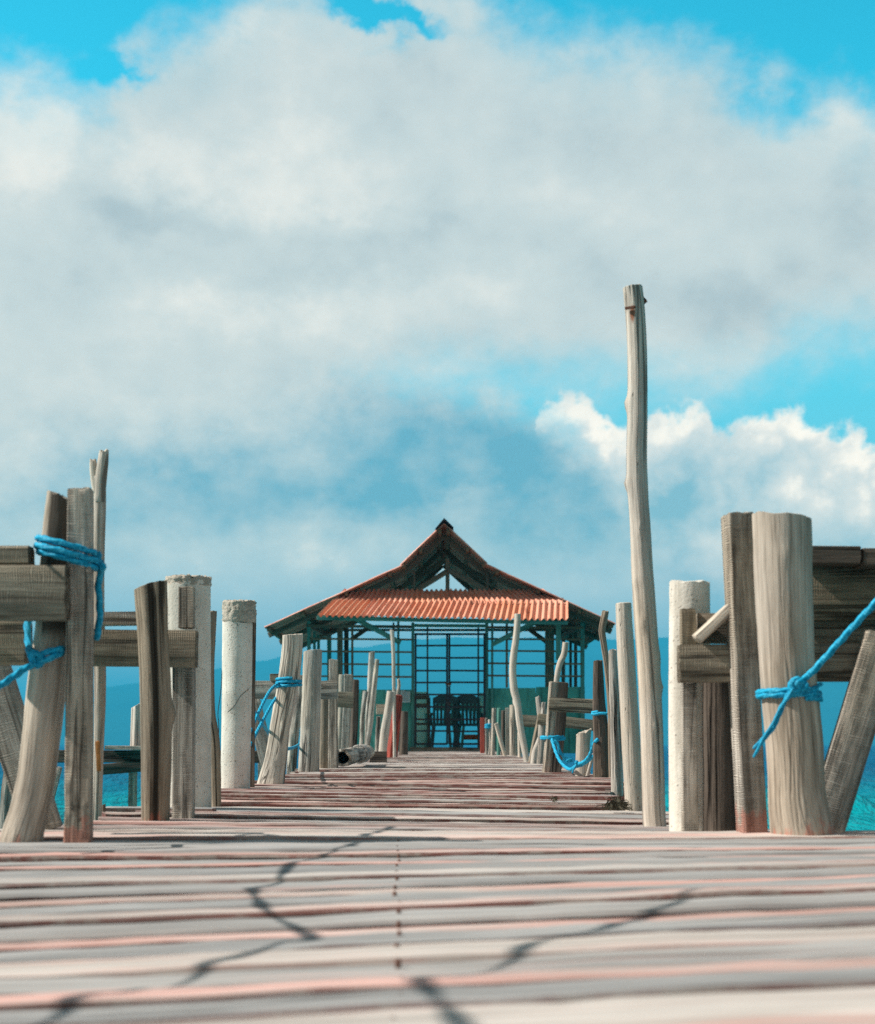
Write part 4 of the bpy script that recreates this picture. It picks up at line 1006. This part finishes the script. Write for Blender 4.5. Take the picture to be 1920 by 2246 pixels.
# roof: two pitches on each side, corrugated sheets running down the slope
ZR, ZE = 31.2, 37.6
def rp(px, py): p = W(px, py, ZR); return (p.x, p.z)
def slope(name, a, b, th=.009, seg=10):
    ny = int((ZE-ZR)/.0275); V, Fc, U = [], [], []
    a, b = Vector((a[0], 0, a[1])), Vector((b[0], 0, b[1]))
    d = (b-a).normalized(); n = Vector((-d.z, 0, d.x));  n = n if n.z > 0 else -n
    for s in (0, 1):
        for i in range(ny+1):
            y = ZR+(ZE-ZR)*i/ny
            w = .013*math.sin(2*math.pi*(y-ZR)/.11)
            for j in range(seg+1):
                p = a.lerp(b, j/seg)+n*(w-(th if s else 0)+.006*nz(y*.8, j*.5, a.x))
                V.append(Vector((p.x, y, p.z))); U.append(float(s))
    m = seg+1; N = (ny+1)*m
    flip = (b.x-a.x) > 0
    for i in range(ny):
        for j in range(seg):
            q = (i*m+j, i*m+j+1, (i+1)*m+j+1, (i+1)*m+j)
            Fc.append(q if flip else q[::-1]); Fc.append(tuple(N+k for k in (q[::-1] if flip else q)))
    for i in range(ny):
        for j in (0, seg):
            q = (i*m+j, (i+1)*m+j, N+(i+1)*m+j, N+i*m+j); Fc.append(q)
    for i in (0, ny):
        for j in range(seg): Fc.append((i*m+j, i*m+j+1, N+i*m+j+1, N+i*m+j))
    return fin(link(name, V, Fc, M['roof'], root=pav, attrs={'under': U}), 60)
pk, kl, kr, el, er = rp(974.5, 1147), rp(879, 1238.5), rp(1069, 1235.5), rp(580, 1376), rp(1351, 1368)
slope('upper_roof_sheet', pk, kl); slope('upper_roof_sheet', pk, kr)
lo = lambda p: (p[0], p[1]-.02)
slope('lower_roof_sheet', lo((kl[0]+.05, kl[1]+.02)), el, seg=16); slope('lower_roof_sheet', lo((kr[0]-.05, kr[1]+.02)), er, seg=16)
V = []
for y in (ZR-.1, ZE+.05):
    for (px, py) in ((955, 1161), (974.5, 1137.5), (995, 1157.5), (974.5, 1143.5)):
        p = W(px, py, ZR); V.append(Vector((p.x, y, p.z)))
link('ridge_cap', V, [(0, 1, 5, 4), (1, 2, 6, 5), (2, 3, 7, 6), (3, 0, 4, 7), (0, 3, 2, 1), (4, 5, 6, 7)], M['ridge'], root=pav, smooth=False)
def on(a, b, f, drop=.05):
    x, z = a[0]+(b[0]-a[0])*f, a[1]+(b[1]-a[1])*f
    return x, z-drop
for a, b, fs in ((pk, kl, (.1, .55, .93)), (pk, kr, (.1, .55, .93)), (kl, el, (.08, .4, .72, .97)), (kr, er, (.08, .4, .72, .97))):
    for f in fs:
        x, z = on(a, b, f, .062)
        bar('purlin', (x, ZR+.05, z), (x, ZE-.05, z), .03, .035, M['lath'], root=pav, ref=Vector((1, 0, 0)), step=.6)
for zz in (31.75, 34.0, 36.9):
    for a, b in ((pk, kl), (pk, kr)):
        p, q = on(a, b, 0.02, .15), on(a, b, 1.02, .13)
        bar('rafter', (p[0], zz, p[1]), (q[0], zz, q[1]), .022, .05, M['truss'], root=pav, step=.3)
    for a, b in ((kl, el), (kr, er)):
        p, q = on(a, b, 0.0, .13), on(a, b, .99, .115)
        bar('rafter', (p[0], zz, p[1]), (q[0], zz, q[1]), .022, .045, M['truss'], root=pav, step=.3)
# gable truss
bar('king_post', W(982, 1296, 31.85), W(982, 1225, 31.85), .035, .04, M['truss'], root=pav, ref=Vector((1, 0, 0)), step=.3)
for a, b in (((915, 1294), (980, 1254)), ((1068, 1294), (984, 1250))):
    bar('strut', W(*a, 31.8), W(*b, 31.8), .03, .045, M['truss'], root=pav, step=.3)
for a, b in (((900, 1280), (980, 1226)), ((1080, 1278), (984, 1226))):
    bar('strut', W(*a, 32.6), W(*b, 32.6), .03, .05, M['truss'], root=pav, step=.3)
for px in (908.5, 1070): bar('hanger', W(px, 1292, 31.7), W(px, 1250, 31.7), .02, .02, M['truss'], root=pav, ref=Vector((1, 0, 0)), step=.3)
bar('tie_beam', W(730, 1318, 31.8), W(1236, 1318, 31.8), .05, .05, M['truss'], root=pav, step=.4)
# front skirt of two rows of corrugated sheet
def skirt(name, pts, lift, rows=8, waves=20.5, amp=.023, under_th=.006, hole=None):
    bl, br, tl, tr = pts
    nx = int(waves*10); V, Fc, U, T = [], [], [], []
    for s in (0, 1):
        for i in range(nx+1):
            f = i/nx; w = amp*math.cos(2*math.pi*waves*f)
            sheet = int(f*waves/7.0)
            for j in range(rows+1):
                g = j/rows
                p = bl.lerp(br, f).lerp(tl.lerp(tr, f), g)
                n = Vector((0, -.5, .87))
                bend = .012*nz(f*9, g*2, lift*50)+.006*(sheet % 2)
                p = p+n*(w+lift+bend-(under_th if s else 0))
                p.z += .008*nz(sheet*3.3, 1, lift*9)*(1-g)
                if hole and j == rows and abs(f-hole) < .03: p.z -= .03*(1-abs(f-hole)/.03)
                V.append(p); U.append(float(s)); T.append(.5+.5*nz(sheet*2.7, lift*40, 3)*1.6)
    m = rows+1; N = (nx+1)*m
    for i in range(nx):
        for j in range(rows):
            q = (i*m+j, (i+1)*m+j, (i+1)*m+j+1, i*m+j+1)
            Fc.append(q); Fc.append(tuple(N+k for k in q[::-1]))
        Fc.append((i*m, N+i*m, N+(i+1)*m, (i+1)*m)); Fc.append((i*m+rows, (i+1)*m+rows, N+(i+1)*m+rows, N+i*m+rows))
    for i in (0, nx):
        for j in range(rows): Fc.append((i*m+j, i*m+j+1, N+i*m+j+1, N+i*m+j))
    return fin(link(name, V, Fc, M['roof'], root=pav, attrs={'under': U, 'tone': T}), 60)
wv = 41.0
skirt('skirt_sheet', (W(697, 1352, 30.6), W(1246.5, 1361, 30.6), W(732, 1318, 31.12), W(1246, 1321, 31.12)), .012, waves=wv, hole=.67)
skirt('skirt_sheet', (W(729, 1324, 31.05), W(1240, 1326, 31.05), W(757, 1293, 31.62), W(1190, 1294, 31.62)), -.004, waves=wv)

# chairs, a cabinet inside
def chair(label, px, Z, rot, mat, h=.96, rootname='plastic_chair'):
    fz = deck_z(Z)+.02; c = W(px, 1632, Z)
    t = empty(rootname, (c.x, Z, fz)); t.rotation_euler.z = rot
    tag(t, label, 'chair', 'plastic chairs inside the pavilion')
    def mk(name, parts):
        V, Fc, A = merge(parts); o = link(name, [v+Vector((c.x, Z, fz)) for v in V], Fc, mat, root=t, smooth=False)
    RS = rect_section(.2, 0)
    def rod(a, b, wx, wy, ref=Vector((1, 0, 0)), mid=None):
        P = [Vector(a), Vector(mid) if mid else (Vector(a)+Vector(b))/2, Vector(b)]
        return sweep(P, [(wx, wy)]*3, RS, ref)
    mk('seat', [rod((0, -.21, .46), (0, .23, .45), .22, .015)])
    for sx in (-1, 1):
        mk('leg', [rod((sx*.25, -.27, 0), (sx*.20, -.19, .46), .025, .02)]); mk('leg', [rod((sx*.25, .25, 0), (sx*.20, .20, .46), .025, .02)])
        mk('armrest', [rod((sx*.25, -.24, .66), (sx*.25, .2, .66), .03, .014), rod((sx*.24, .2, .45), (sx*.25, .2, .66), .022, .016)])
    # back with slats and a rounded top, leaning away
    parts = []
    for k in range(5):
        x = -.15+.075*k
        parts.append(rod((x*.9, -.21, .47), (x, -.30, h-.12), .017, .008))
    for sx in (-1, 1): parts.append(rod((sx*.2, -.20, .46), (sx*.215, -.31, h-.12), .02, .014))
    n = 16; V, Fc = [], []
    for i in range(n+1):
        x = -.235+.47*i/n; zt = h-.06+.075*math.cos((i/n-.5)*math.pi)
        for dy in (-.312, -.288):
            V += [Vector((x, dy, h-.16)), Vector((x, dy, zt))]
    for i in range(n):
        k = i*4
        Fc += [(k, k+4, k+5, k+1), (k+2, k+3, k+7, k+6), (k+1, k+5, k+7, k+3), (k, k+2, k+6, k+4)]
    Fc += [(0, 1, 3, 2), (n*4, n*4+2, n*4+3, n*4+1)]
    parts.append((V, Fc, {k: [(0, 0, 0)]*len(V) if k == 'gco' else [0.0]*len(V) for k in ('gco', 'paint', 'stain', 'knot')}))
    mk('backrest', parts)
    return t
chair('dark chair, left of the two seen with rounded backs behind the gate', 976, 33.6, .05, M['plasticdark'], 1.0)
chair('dark chair behind the right leaf of the gate', 1027, 33.7, -.08, M['plasticdark'], 1.0)
chair('turquoise chair standing behind the two dark chairs', 968, 34.9, 2.9, M['plasticteal'], .9)
chair('second turquoise chair at the back, right of the first', 1036, 35.3, 3.3, M['plasticteal'], .9)
t = empty('cabinet', W(925, 1640, 34.4)); tag(t, 'dark low shelf table left inside the gate', 'table')
for a, b, w, h, nm in ((W(908, 1530, 34.4), W(942, 1530, 34.4), .3, .03, 'top'), (W(908, 1546, 34.4), W(942, 1546, 34.4), .28, .02, 'shelf'), (W(909, 1588, 34.4), W(941, 1588, 34.4), .25, .02, 'shelf')):
    bar(nm, a, b, w, h, M['truss'], root=t)
for x in (909, 941): bar('leg', W(x, 1645, 34.3), W(x, 1531, 34.3), .03, .03, M['truss'], root=t, ref=Vector((1, 0, 0)))
bar('orange_crate', W(1016, 1617, 35.8), W(1048, 1617, 35.8), .15, .05, M['orange'], label='small orange crate on the floor under the right chairs', cat='crate')

# ------------------------------------------------------------------ sea, hills, haze
def sea():
    m, t, p = newmat('sea_water')
    o = t.new('ShaderNodeTexCoord').outputs['Object']
    s = t.sep(o)
    dist = t.vm('LENGTH', o)
    shallow = t.add(t.ss(t.m('DIVIDE', 1.0, dist), .004, .025), t.mul(t.sub(t.noise(t.vm('MULTIPLY', o, (.03, .012, 1)), 1, 4), .5), .35))
    c = t.mix(t.ss(shallow, .0, .95), (0.0, 0.09, 0.185), (0.0, 0.25, 0.28))
    n1 = t.noise(t.vm('MULTIPLY', o, (1.3, .22, 1)), 1, 5, .6); n2 = t.noise(t.vm('MULTIPLY', o, (5, 1.2, 1)), 1, 4, .6)
    h = t.add(n1, t.mul(n2, .16))
    nb = t.bump(h, 1.0, .8)
    df = t.new('ShaderNodeBsdfDiffuse'); t.put(df.inputs['Color'], c); t.put(df.inputs['Normal'], nb)
    gl = t.new('ShaderNodeBsdfGlossy'); gl.inputs['Roughness'].default_value = .12; t.put(gl.inputs['Normal'], nb)
    gl.inputs['Color'].default_value = (.45, .8, 1, 1)
    fr = t.new('ShaderNodeFresnel'); fr.inputs['IOR'].default_value = 1.33; t.put(fr.inputs['Normal'], nb)
    mx = t.new('ShaderNodeMixShader'); t.put(mx.inputs[0], t.mul(fr.outputs[0], .28))
    t.l.new(df.outputs[0], mx.inputs[1]); t.l.new(gl.outputs[0], mx.inputs[2])
    t.l.new(mx.outputs[0], t.n['Material Output'].inputs['Surface']); t.n.remove(p)
    V, Fc = [], []
    az = [-math.pi+.25*i for i in range(12)]
    az = [a for a in az if a < -.3]+[-.30+.6*i/420 for i in range(421)]+[a for a in [.3+.25*i for i in range(1, 12)] if a < math.pi-.1]
    H = EYE-WATER
    rr = [0.5, 2, 5, 10, 20, 30]
    y = H/34.0
    while y > H/420: rr.append(H/y); y -= .00030
    r = 430.0
    while r < 45000: rr.append(r); r *= 1.12
    rnd = random.Random(2)
    waves = [(.8*(5.0)**rnd.random(), rnd.gauss(.06, .13), rnd.uniform(0, 6.28)) for k in range(20)]
    waves = [w if k % 2 else (rnd.uniform(4, 10), rnd.gauss(1.5, .22), w[2]) for k, w in enumerate(waves)]
    n = len(az)
    for r in rr:
        fade = min(1, max(0, (r-22)/20))*min(1, max(0.0, (420-r)/250))
        for a in az:
            x, yy = r*math.sin(a), r*math.cos(a)
            z = 0
            if fade > 0 and abs(a) < .3:
                for L, th, ph in waves:
                    k = 2*math.pi/L
                    z += (.0135*L if L < 4 else .0065*L)*math.sin(k*(x*math.cos(th)+yy*math.sin(th))+ph+2.2*nz(x*.05+L, yy*.09))
                z *= fade*(.75+.9*nz(x*.25, yy*.10, 4)+.4*nz(x*.03, yy*.02, 4))
            V.append(Vector((x, yy, WATER+z)))
    V.append(Vector((0, 0, WATER)))
    for i in range(len(rr)-1):
        for j in range(n):
            j2 = (j+1) % n
            Fc.append((i*n+j, (i+1)*n+j, (i+1)*n+j2, i*n+j2))
    for j in range(n): Fc.append((j, (j+1) % n, len(V)-1))
    # counter-clockwise from above
    Fc = [f[::-1] if (V[f[1]]-V[f[0]]).cross(V[f[2]]-V[f[0]]).z < 0 else f for f in Fc]
    tag(link('sea', V, Fc, m), kind='structure')
sea()

def hills():
    m, t, p = newmat('forested_hills')
    o = t.new('ShaderNodeTexCoord').outputs['Object']
    n = t.noise(t.vm('MULTIPLY', o, (.004, .004, .006)), 1, 7, .62); n2 = t.noise(t.vm('MULTIPLY', o, (.03, .03, .03)), 1, 4, .6)
    t.put(p.inputs['Base Color'], t.mix(t.ss(t.add(t.mul(n, .7), t.mul(n2, .3)), .35, .65), (0.008, 0.04, 0.035), (0.022, 0.075, 0.06)))
    p.inputs['Roughness'].default_value = 1.0; p.inputs['Specular IOR Level'].default_value = 0.0
    Y0, Y1, Y2 = 4700.0, 6200.0, 8000.0
    crest = [(-2600, 1600), (-1500, 1570), (-600, 1590), (-200, 1556), (100, 1527), (235, 1503), (304, 1494), (400, 1478), (468, 1464), (487, 1459), (560, 1446), (640, 1432), (778, 1416), (899, 1397), (1000, 1392), (1088, 1394), (1240, 1392), (1350, 1397), (1450, 1393), (1700, 1385), (2000, 1400), (2400, 1460), (3200, 1540), (4600, 1600)]
    def ch(px):
        for (a, ya), (b, yb) in zip(crest, crest[1:]):
            if a <= px <= b:
                f = (px-a)/(b-a); f = f*f*(3-2*f)*.4+f*.6
                return ya+(yb-ya)*f
        return 1625
    V, Fc = [], []
    nx, ny = 520, 34
    for j in range(ny+1):
        f = j/ny; Y = Y0+(Y2-Y0)*f
        for i in range(nx+1):
            px = -2600+7200*i/nx
            X = (px-CX)/F*Y1*1.0
            hc = (HY-ch(px))/F*Y1+EYE-WATER
            u = (Y-Y0)/(Y1-Y0)
            prof = (u**.8 if u < 1 else max(0, 1-(Y-Y1)/(Y2-Y1)*.9))
            rid = 1+.0*u
            h = hc*prof*rid+(70*nz(X*.0016, Y*.0012, 3)+25*nz(X*.005, Y*.004, 8))*min(u, 1)*(1-u if u < 1 else .15)*1.6
            if abs(u-1) < .06: h += 5*nz(X*.02, 2, 1)+4*nz(X*.07, 5)
            V.append(Vector((X*Y/Y1 if False else X, Y, WATER-4+max(0, h))))
    m_ = nx+1
    for j in range(ny):
        for i in range(nx): Fc.append((j*m_+i, j*m_+i+1, (j+1)*m_+i+1, (j+1)*m_+i))
    tag(link('hills', V, Fc, m), kind='structure')
hills()

HAZE_COL, HAZE_D = (0.05, 0.60, 1.0), 3.1e-4
def haze():
    m = bpy.data.materials.new('sea_air'); m.use_nodes = True
    nt = m.node_tree; nt.nodes.remove(nt.nodes['Principled BSDF'])
    v = nt.nodes.new('ShaderNodeVolumePrincipled')
    v.inputs['Color'].default_value = (*HAZE_COL, 1); v.inputs['Density'].default_value = HAZE_D
    nt.links.new(v.outputs[0], nt.nodes['Material Output'].inputs['Volume'])
    a, b, z0, z1 = 60000.0, 60000.0, WATER-6.0, 430.0
    V = [(-a, -b, z0), (a, -b, z0), (a, b, z0), (-a, b, z0), (-a, -b, z1), (a, -b, z1), (a, b, z1), (-a, b, z1)]
    o = link('haze', [Vector(q) for q in V], [(3, 2, 1, 0), (4, 5, 6, 7), (0, 1, 5, 4), (1, 2, 6, 5), (2, 3, 7, 6), (3, 0, 4, 7)], m, smooth=False)
    tag(o, kind='stuff')
haze()
# ------------------------------------------------------------------ sky
SKY_STRENGTH = 0.1
DENOISE = False
EXPOSURE = 0.6
def sky():
    w = bpy.data.worlds.new('World'); sc.world = w; w.use_nodes = True
    t = NT(w.node_tree)
    bg = t.n['Background']; bg.inputs['Strength'].default_value = SKY_STRENGTH
    d = t.new('ShaderNodeTexCoord').outputs['Generated']
    d = t.vm('NORMALIZE', d)
    s = t.sep(d)
    az = t.m('ARCTAN2', s[0], s[1]); el = t.m('ARCSINE', s[2])
    u = t.mul(az, 10.0); v = t.mul(el, 10.0)          # 0.1 rad units: u 0 straight ahead, v 0 at the horizon
    def uv(px, py):
        dx, dz = (px-CX)/F, (HY-py)/F
        return 10*math.atan(dx), 10*math.atan(dz/math.sqrt(1+dx*dx))
    K = 1/400.0
    P0 = t.comb(u, t.mul(v, 1.25), 0.0)
    # wandering coordinates for ragged edges
    wn = t.noise(t.vm('ADD', P0, (3.1, 7.7, 1.3)), 1.6, 6, .6, color=True)
    wv = t.vm('SUBTRACT', wn, (.5, .5, .5))
    def warped(a):
        n = t.new('ShaderNodeVectorMath', operation='SCALE'); t.put(n.inputs[0], wv); n.inputs['Scale'].default_value = a
        return t.sep(t.vm('ADD', t.comb(u, v, 0.0), n.outputs[0]))
    q1 = warped(.40); q2 = warped(.70)
    def blob(q, px, py, rx, ry):
        cu, cv = uv(px, py)
        a = t.m('MULTIPLY_ADD', q[0], 1/(rx*K), -cu/(rx*K)); b = t.m('MULTIPLY_ADD', q[1], 1/(ry*K), -cv/(ry*K))
        r2 = t.add(t.mul(a, a), t.mul(b, b))
        return t.m('POWER', 2.718, t.mul(r2, -1.0))
    def blobs(q, L):
        acc = None
        for (px, py, rx, ry, amp) in L:
            e = t.mul(blob(q, px, py, rx, ry), amp)
            acc = e if acc is None else t.add(acc, e)
        return acc
    def edge(q, pts):
        """height of a hand-drawn edge over u"""
        n = t.new('ShaderNodeFloatCurve'); c = n.mapping.curves[0]
        P = [uv(*p) for p in pts]
        P = [((a+3)/6, b/6) for a, b in P]
        P = [(min(max(a, 0), 1), min(max(b, 0), 1)) for a, b in P]
        c.points[0].location = P[0]; c.points[1].location = P[-1]
        for p in P[1:-1]: c.points.new(*p)
        for p in c.points: p.handle_type = 'AUTO_CLAMPED'
        n.mapping.update()
        t.put(n.inputs['Value'], t.m('MULTIPLY_ADD', q[0], 1/6, .5))
        return t.mul(n.outputs[0], 6.0)
    fb = t.noise(P0, 1.9, 9, .56); fb2 = t.noise(t.vm('ADD', P0, (9, 4, 2)), 4.5, 8, .58); fb3 = t.noise(t.vm('ADD', P0, (2, 1, 8)), .75, 5, .5)
    big = t.sub(fb, .5); med = t.sub(fb2, .5); huge = t.sub(fb3, .5)

    # clear air
    nis = t.new('ShaderNodeTexSky', sky_type='NISHITA')
    nis.sun_disc = False; nis.sun_elevation = SUN_EL; nis.sun_rotation = math.pi+SUN_AZ
    nis.air_density = 1.0; nis.dust_density = .6; nis.ozone_density = 1.5
    S = 1/SKY_STRENGTH/2**EXPOSURE
    def C(r, g, b): return tuple(x*S for x in srgb(r, g, b))
    clear = t.mix(1.0, nis.outputs[0], SKY_TINT, 'MULTIPLY')
    clear = t.mix(t.ss(v, 2.9, 1.5, 0, .9), clear, C(100, 197, 224))

    # low blue-grey bank of cloud
    bank_top = edge(q2, [(-300, 500), (300, 600), (700, 760), (1000, 835), (1080, 845), (1190, 890), (1290, 940), (1370, 1000), (1440, 1080), (1560, 1190), (1750, 1180), (2200, 1100)])
    dB = t.add(t.sub(bank_top, v), t.mul(med, .25))
    mB = t.ss(dB, -.06, .22)
    tone = t.add(blobs(q2, [(1010, 1000, 300, 120, -.85), (1240, 1110, 150, 100, -.75), (330, 1010, 260, 70, -.55), (700, 1080, 260, 60, -.5), (250, 1120, 240, 60, -.35), (880, 870, 120, 70, -.5),
                            (40, 900, 260, 200, .45), (560, 900, 160, 70, .2), (700, 1230, 300, 60, .38), (500, 1280, 200, 70, .25), (230, 870, 180, 60, .35), (990, 1110, 130, 22, .35),
                            (1180, 1290, 160, 50, .55), (1480, 1290, 200, 60, .35), (80, 1300, 200, 120, .3), (730, 1020, 60, 40, .22), (975, 945, 60, 40, .22), (1045, 1010, 40, 35, .28), (870, 880, 90, 35, .35), (1085, 855, 80, 40, .5),
                            (640, 1290, 130, 40, .3), (900, 1400, 500, 40, .3)]), t.add(t.mul(big, 1.9), t.mul(med, 1.5)))
    cB = t.mix(t.ss(tone, -1.0, .75, kind='LINEAR'), C(102, 173, 199), C(190, 211, 217))
    cB = t.mix(t.ss(tone, .55, 1.2), cB, C(226, 230, 226))

    cB = t.mix(t.ss(v, 1.35, .5, 0, .75), cB, C(182, 213, 222))

    # bright cumulus on the right
    bil = t.noise(t.vm('ADD', t.comb(u, v, 0.0), (5, 5, 5)), 3.4, 7, .52)
    puff = t.m('ABSOLUTE', t.sub(t.mul(bil, 2.0), 1.0))
    cum_top = edge(q1, [(1050, 1500), (1150, 1300), (1170, 1010), (1195, 893), (1245, 868), (1300, 885), (1345, 925), (1410, 930), (1450, 892), (1520, 885), (1560, 912), (1585, 938), (1640, 928), (1690, 912), (1745, 902), (1785, 925), (1812, 948), (1860, 930), (1905, 958), (1960, 950), (2100, 900), (2200, 950)])
    dC = t.add(t.sub(t.sub(cum_top, v), .05), t.add(t.mul(t.sub(.28, puff), .30), t.mul(med, .10)))
    lowL = edge(q1, [(1050, 880), (1195, 945), (1290, 1040), (1340, 1110), (1400, 1210), (1460, 1330), (1600, 1420), (2200, 1450)])
    mC = t.mul(t.ss(dC, -.02, .06), t.ss(t.add(t.sub(v, lowL), t.mul(med, .35)), -.10, .28))
    lit = t.add(t.ss(dC, .0, .55, 1.0, 0.0), t.add(t.mul(big, 1.5), t.add(t.mul(med, 1.1), t.mul(t.sub(puff, .3), 1.0))))
    lit = t.add(lit, blobs(q1, [(1260, 905, 90, 45, .5), (1510, 910, 90, 45, .4), (1760, 950, 90, 60, .35), (1460, 1000, 130, 40, .35), (1690, 1010, 120, 60, -.45), (1560, 985, 70, 40, -.4), (1500, 1100, 160, 50, -.35), (1780, 1090, 140, 40, .5), (1880, 1120, 120, 60, .4), (1330, 990, 50, 30, .2), (1620, 1150, 200, 50, .25), (1840, 1030, 90, 40, .35), (1450, 1090, 60, 40, -.3), (1620, 1230, 240, 50, .3)]))
    cC = t.mix(t.ss(lit, -.7, .85, kind='LINEAR'), C(126, 184, 205), C(216, 225, 226))
    cC = t.mix(t.ss(lit, .7, 1.25), cC, C(250, 248, 240))

    # the great grey-white sheet above
    top = edge(q2, [(-300, 90), (-100, 120), (60, 135), (190, 160), (270, 140), (320, 60), (420, 20), (500, -20), (600, -90), (800, -140), (1000, -100), (1060, -30), (1120, 10), (1180, 40), (1300, 55), (1450, 70), (1600, 95), (1700, 140), (1770, 170), (1830, 150), (1920, 200), (2200, 160)])
    dA = t.sub(t.sub(top, v), t.mul(blobs(q2, [(790, 45, 70, 34, .55), (900, 75, 85, 26, .5), (850, 130, 60, 18, .3), (1690, 265, 85, 50, .18), (1735, 320, 60, 30, .1), (270, 170, 60, 25, .3)]), 1.0))
    dA = t.add(dA, t.add(t.mul(med, .42), t.mul(big, .18)))
    bot = edge(q2, [(-300, 1080), (300, 1010), (640, 960), (850, 900), (1000, 880), (1110, 880), (1300, 875), (1480, 905), (1600, 890), (1740, 810), (1900, 790), (2200, 760)])
    mA = t.mul(t.ss(dA, -.12, .30), t.ss(t.add(t.sub(v, bot), t.mul(med, .4)), -.2, .45))
    br = t.add(blobs(q2, [(60, 290, 130, 120, .75), (640, 340, 130, 100, .42), (430, 390, 240, 70, .35), (760, 420, 120, 50, .25), (1230, 460, 230, 80, .38), (480, 680, 260, 55, .42), (960, 650, 240, 60, .3), (270, 870, 120, 40, .25), (560, 50, 120, 80, .2), (1880, 270, 110, 60, .35),
                          (300, 490, 230, 60, -.5), (950, 500, 270, 55, -.42), (780, 590, 330, 35, -.3), (1560, 650, 330, 90, -.4), (1500, 330, 220, 110, -.2), (1100, 250, 220, 80, -.12), (200, 330, 60, 90, -.15), (1000, 760, 350, 40, -.2), (150, 620, 200, 60, -.18), (1880, 480, 130, 90, -.25), (550, 560, 200, 40, .1)]),
               t.add(t.mul(big, 1.0), t.add(t.mul(med, .55), t.mul(huge, .3))))
    cA = t.mix(t.ss(br, -.75, .05), C(167, 190, 200), C(197, 213, 217))
    cA = t.mix(t.ss(br, -.08, .75), cA, C(230, 234, 231))
    thin = t.ss(dA, .0, .6, .35, 0)
    cA = t.mix(thin, cA, C(150, 205, 222))

    c = t.mix(mB, clear, cB)
    c = t.mix(mC, c, cC)
    c = t.mix(mA, c, cA)
    # unseen cloud overhead and behind the viewer, added and dimmed to set ambient light
    over = t.m('MAXIMUM', t.ss(v, 4.6, 6.5), t.ss(t.m('ABSOLUTE', u), 3.4, 5.0))
    dn = t.noise(d, 3.0, 7, .58)
    c = t.mix(t.mul(over, t.ss(dn, .30, .52)), c, t.mix(t.ss(t.noise(t.vm('ADD', d, (3, 3, 3)), 4, 6, .6), .35, .65), C(100, 110, 118), C(176, 174, 168)))
    # the sea air in front of the sky veils it more the lower one looks: brighten the sky behind it accordingly
    T = t.m('EXPONENT', t.m('DIVIDE', -HAZE_D*430, t.m('MAXIMUM', t.m('SINE', el), .02)))
    T = t.m('MAXIMUM', T, .30)
    H = tuple(x*S for x in (.015, .33, .55))
    hz = t.vm('MULTIPLY', t.comb(*[t.sub(1.0, T)]*3), H)
    c = t.vm('DIVIDE', t.vm('SUBTRACT', c, hz), t.comb(T, T, T))
    c = t.vm('MAXIMUM', c, (.001*S, .02*S, .04*S))
    c = t.mix(t.ss(v, -.02, .0), C(60, 120, 150), c)
    t.put(bg.inputs['Color'], c)
SKY_TINT = (.12, 1.42, 1.30)
sky()

# ------------------------------------------------------------------ sun and camera
ld = bpy.data.lights.new('sun', 'SUN'); ld.energy = 5.0; ld.angle = R(.53); ld.color = (1.0, .94, .86)
lo_ = bpy.data.objects.new('sun', ld); col.objects.link(lo_)
lo_.rotation_euler = (-SUN_DIR).to_track_quat('-Z', 'Y').to_euler()

cam = bpy.data.cameras.new('camera'); co = bpy.data.objects.new('camera', cam); col.objects.link(co)
co.location = (0, 0, EYE); co.rotation_euler = (R(90), 0, 0)
cam.sensor_fit = 'HORIZONTAL'; cam.sensor_width = 24.0; cam.lens = 50.0
cam.shift_y = (HY-1123.0)/1920.0
cam.clip_start = .05; cam.clip_end = 120000
cam.dof.use_dof = True; cam.dof.focus_distance = 10.0; cam.dof.aperture_fstop = 4.3
sc.camera = co

sc.render.engine = 'CYCLES'
cy = sc.cycles
cy.use_denoising = DENOISE
cy.use_adaptive_sampling = False
cy.max_bounces = 8; cy.diffuse_bounces = 4; cy.glossy_bounces = 3; cy.volume_bounces = 0
cy.sample_clamp_indirect = 6
vs = sc.view_settings
vs.view_transform = 'Standard'; vs.look = 'None'; vs.exposure = EXPOSURE; vs.gamma = 1.0; vs.use_curve_mapping = False
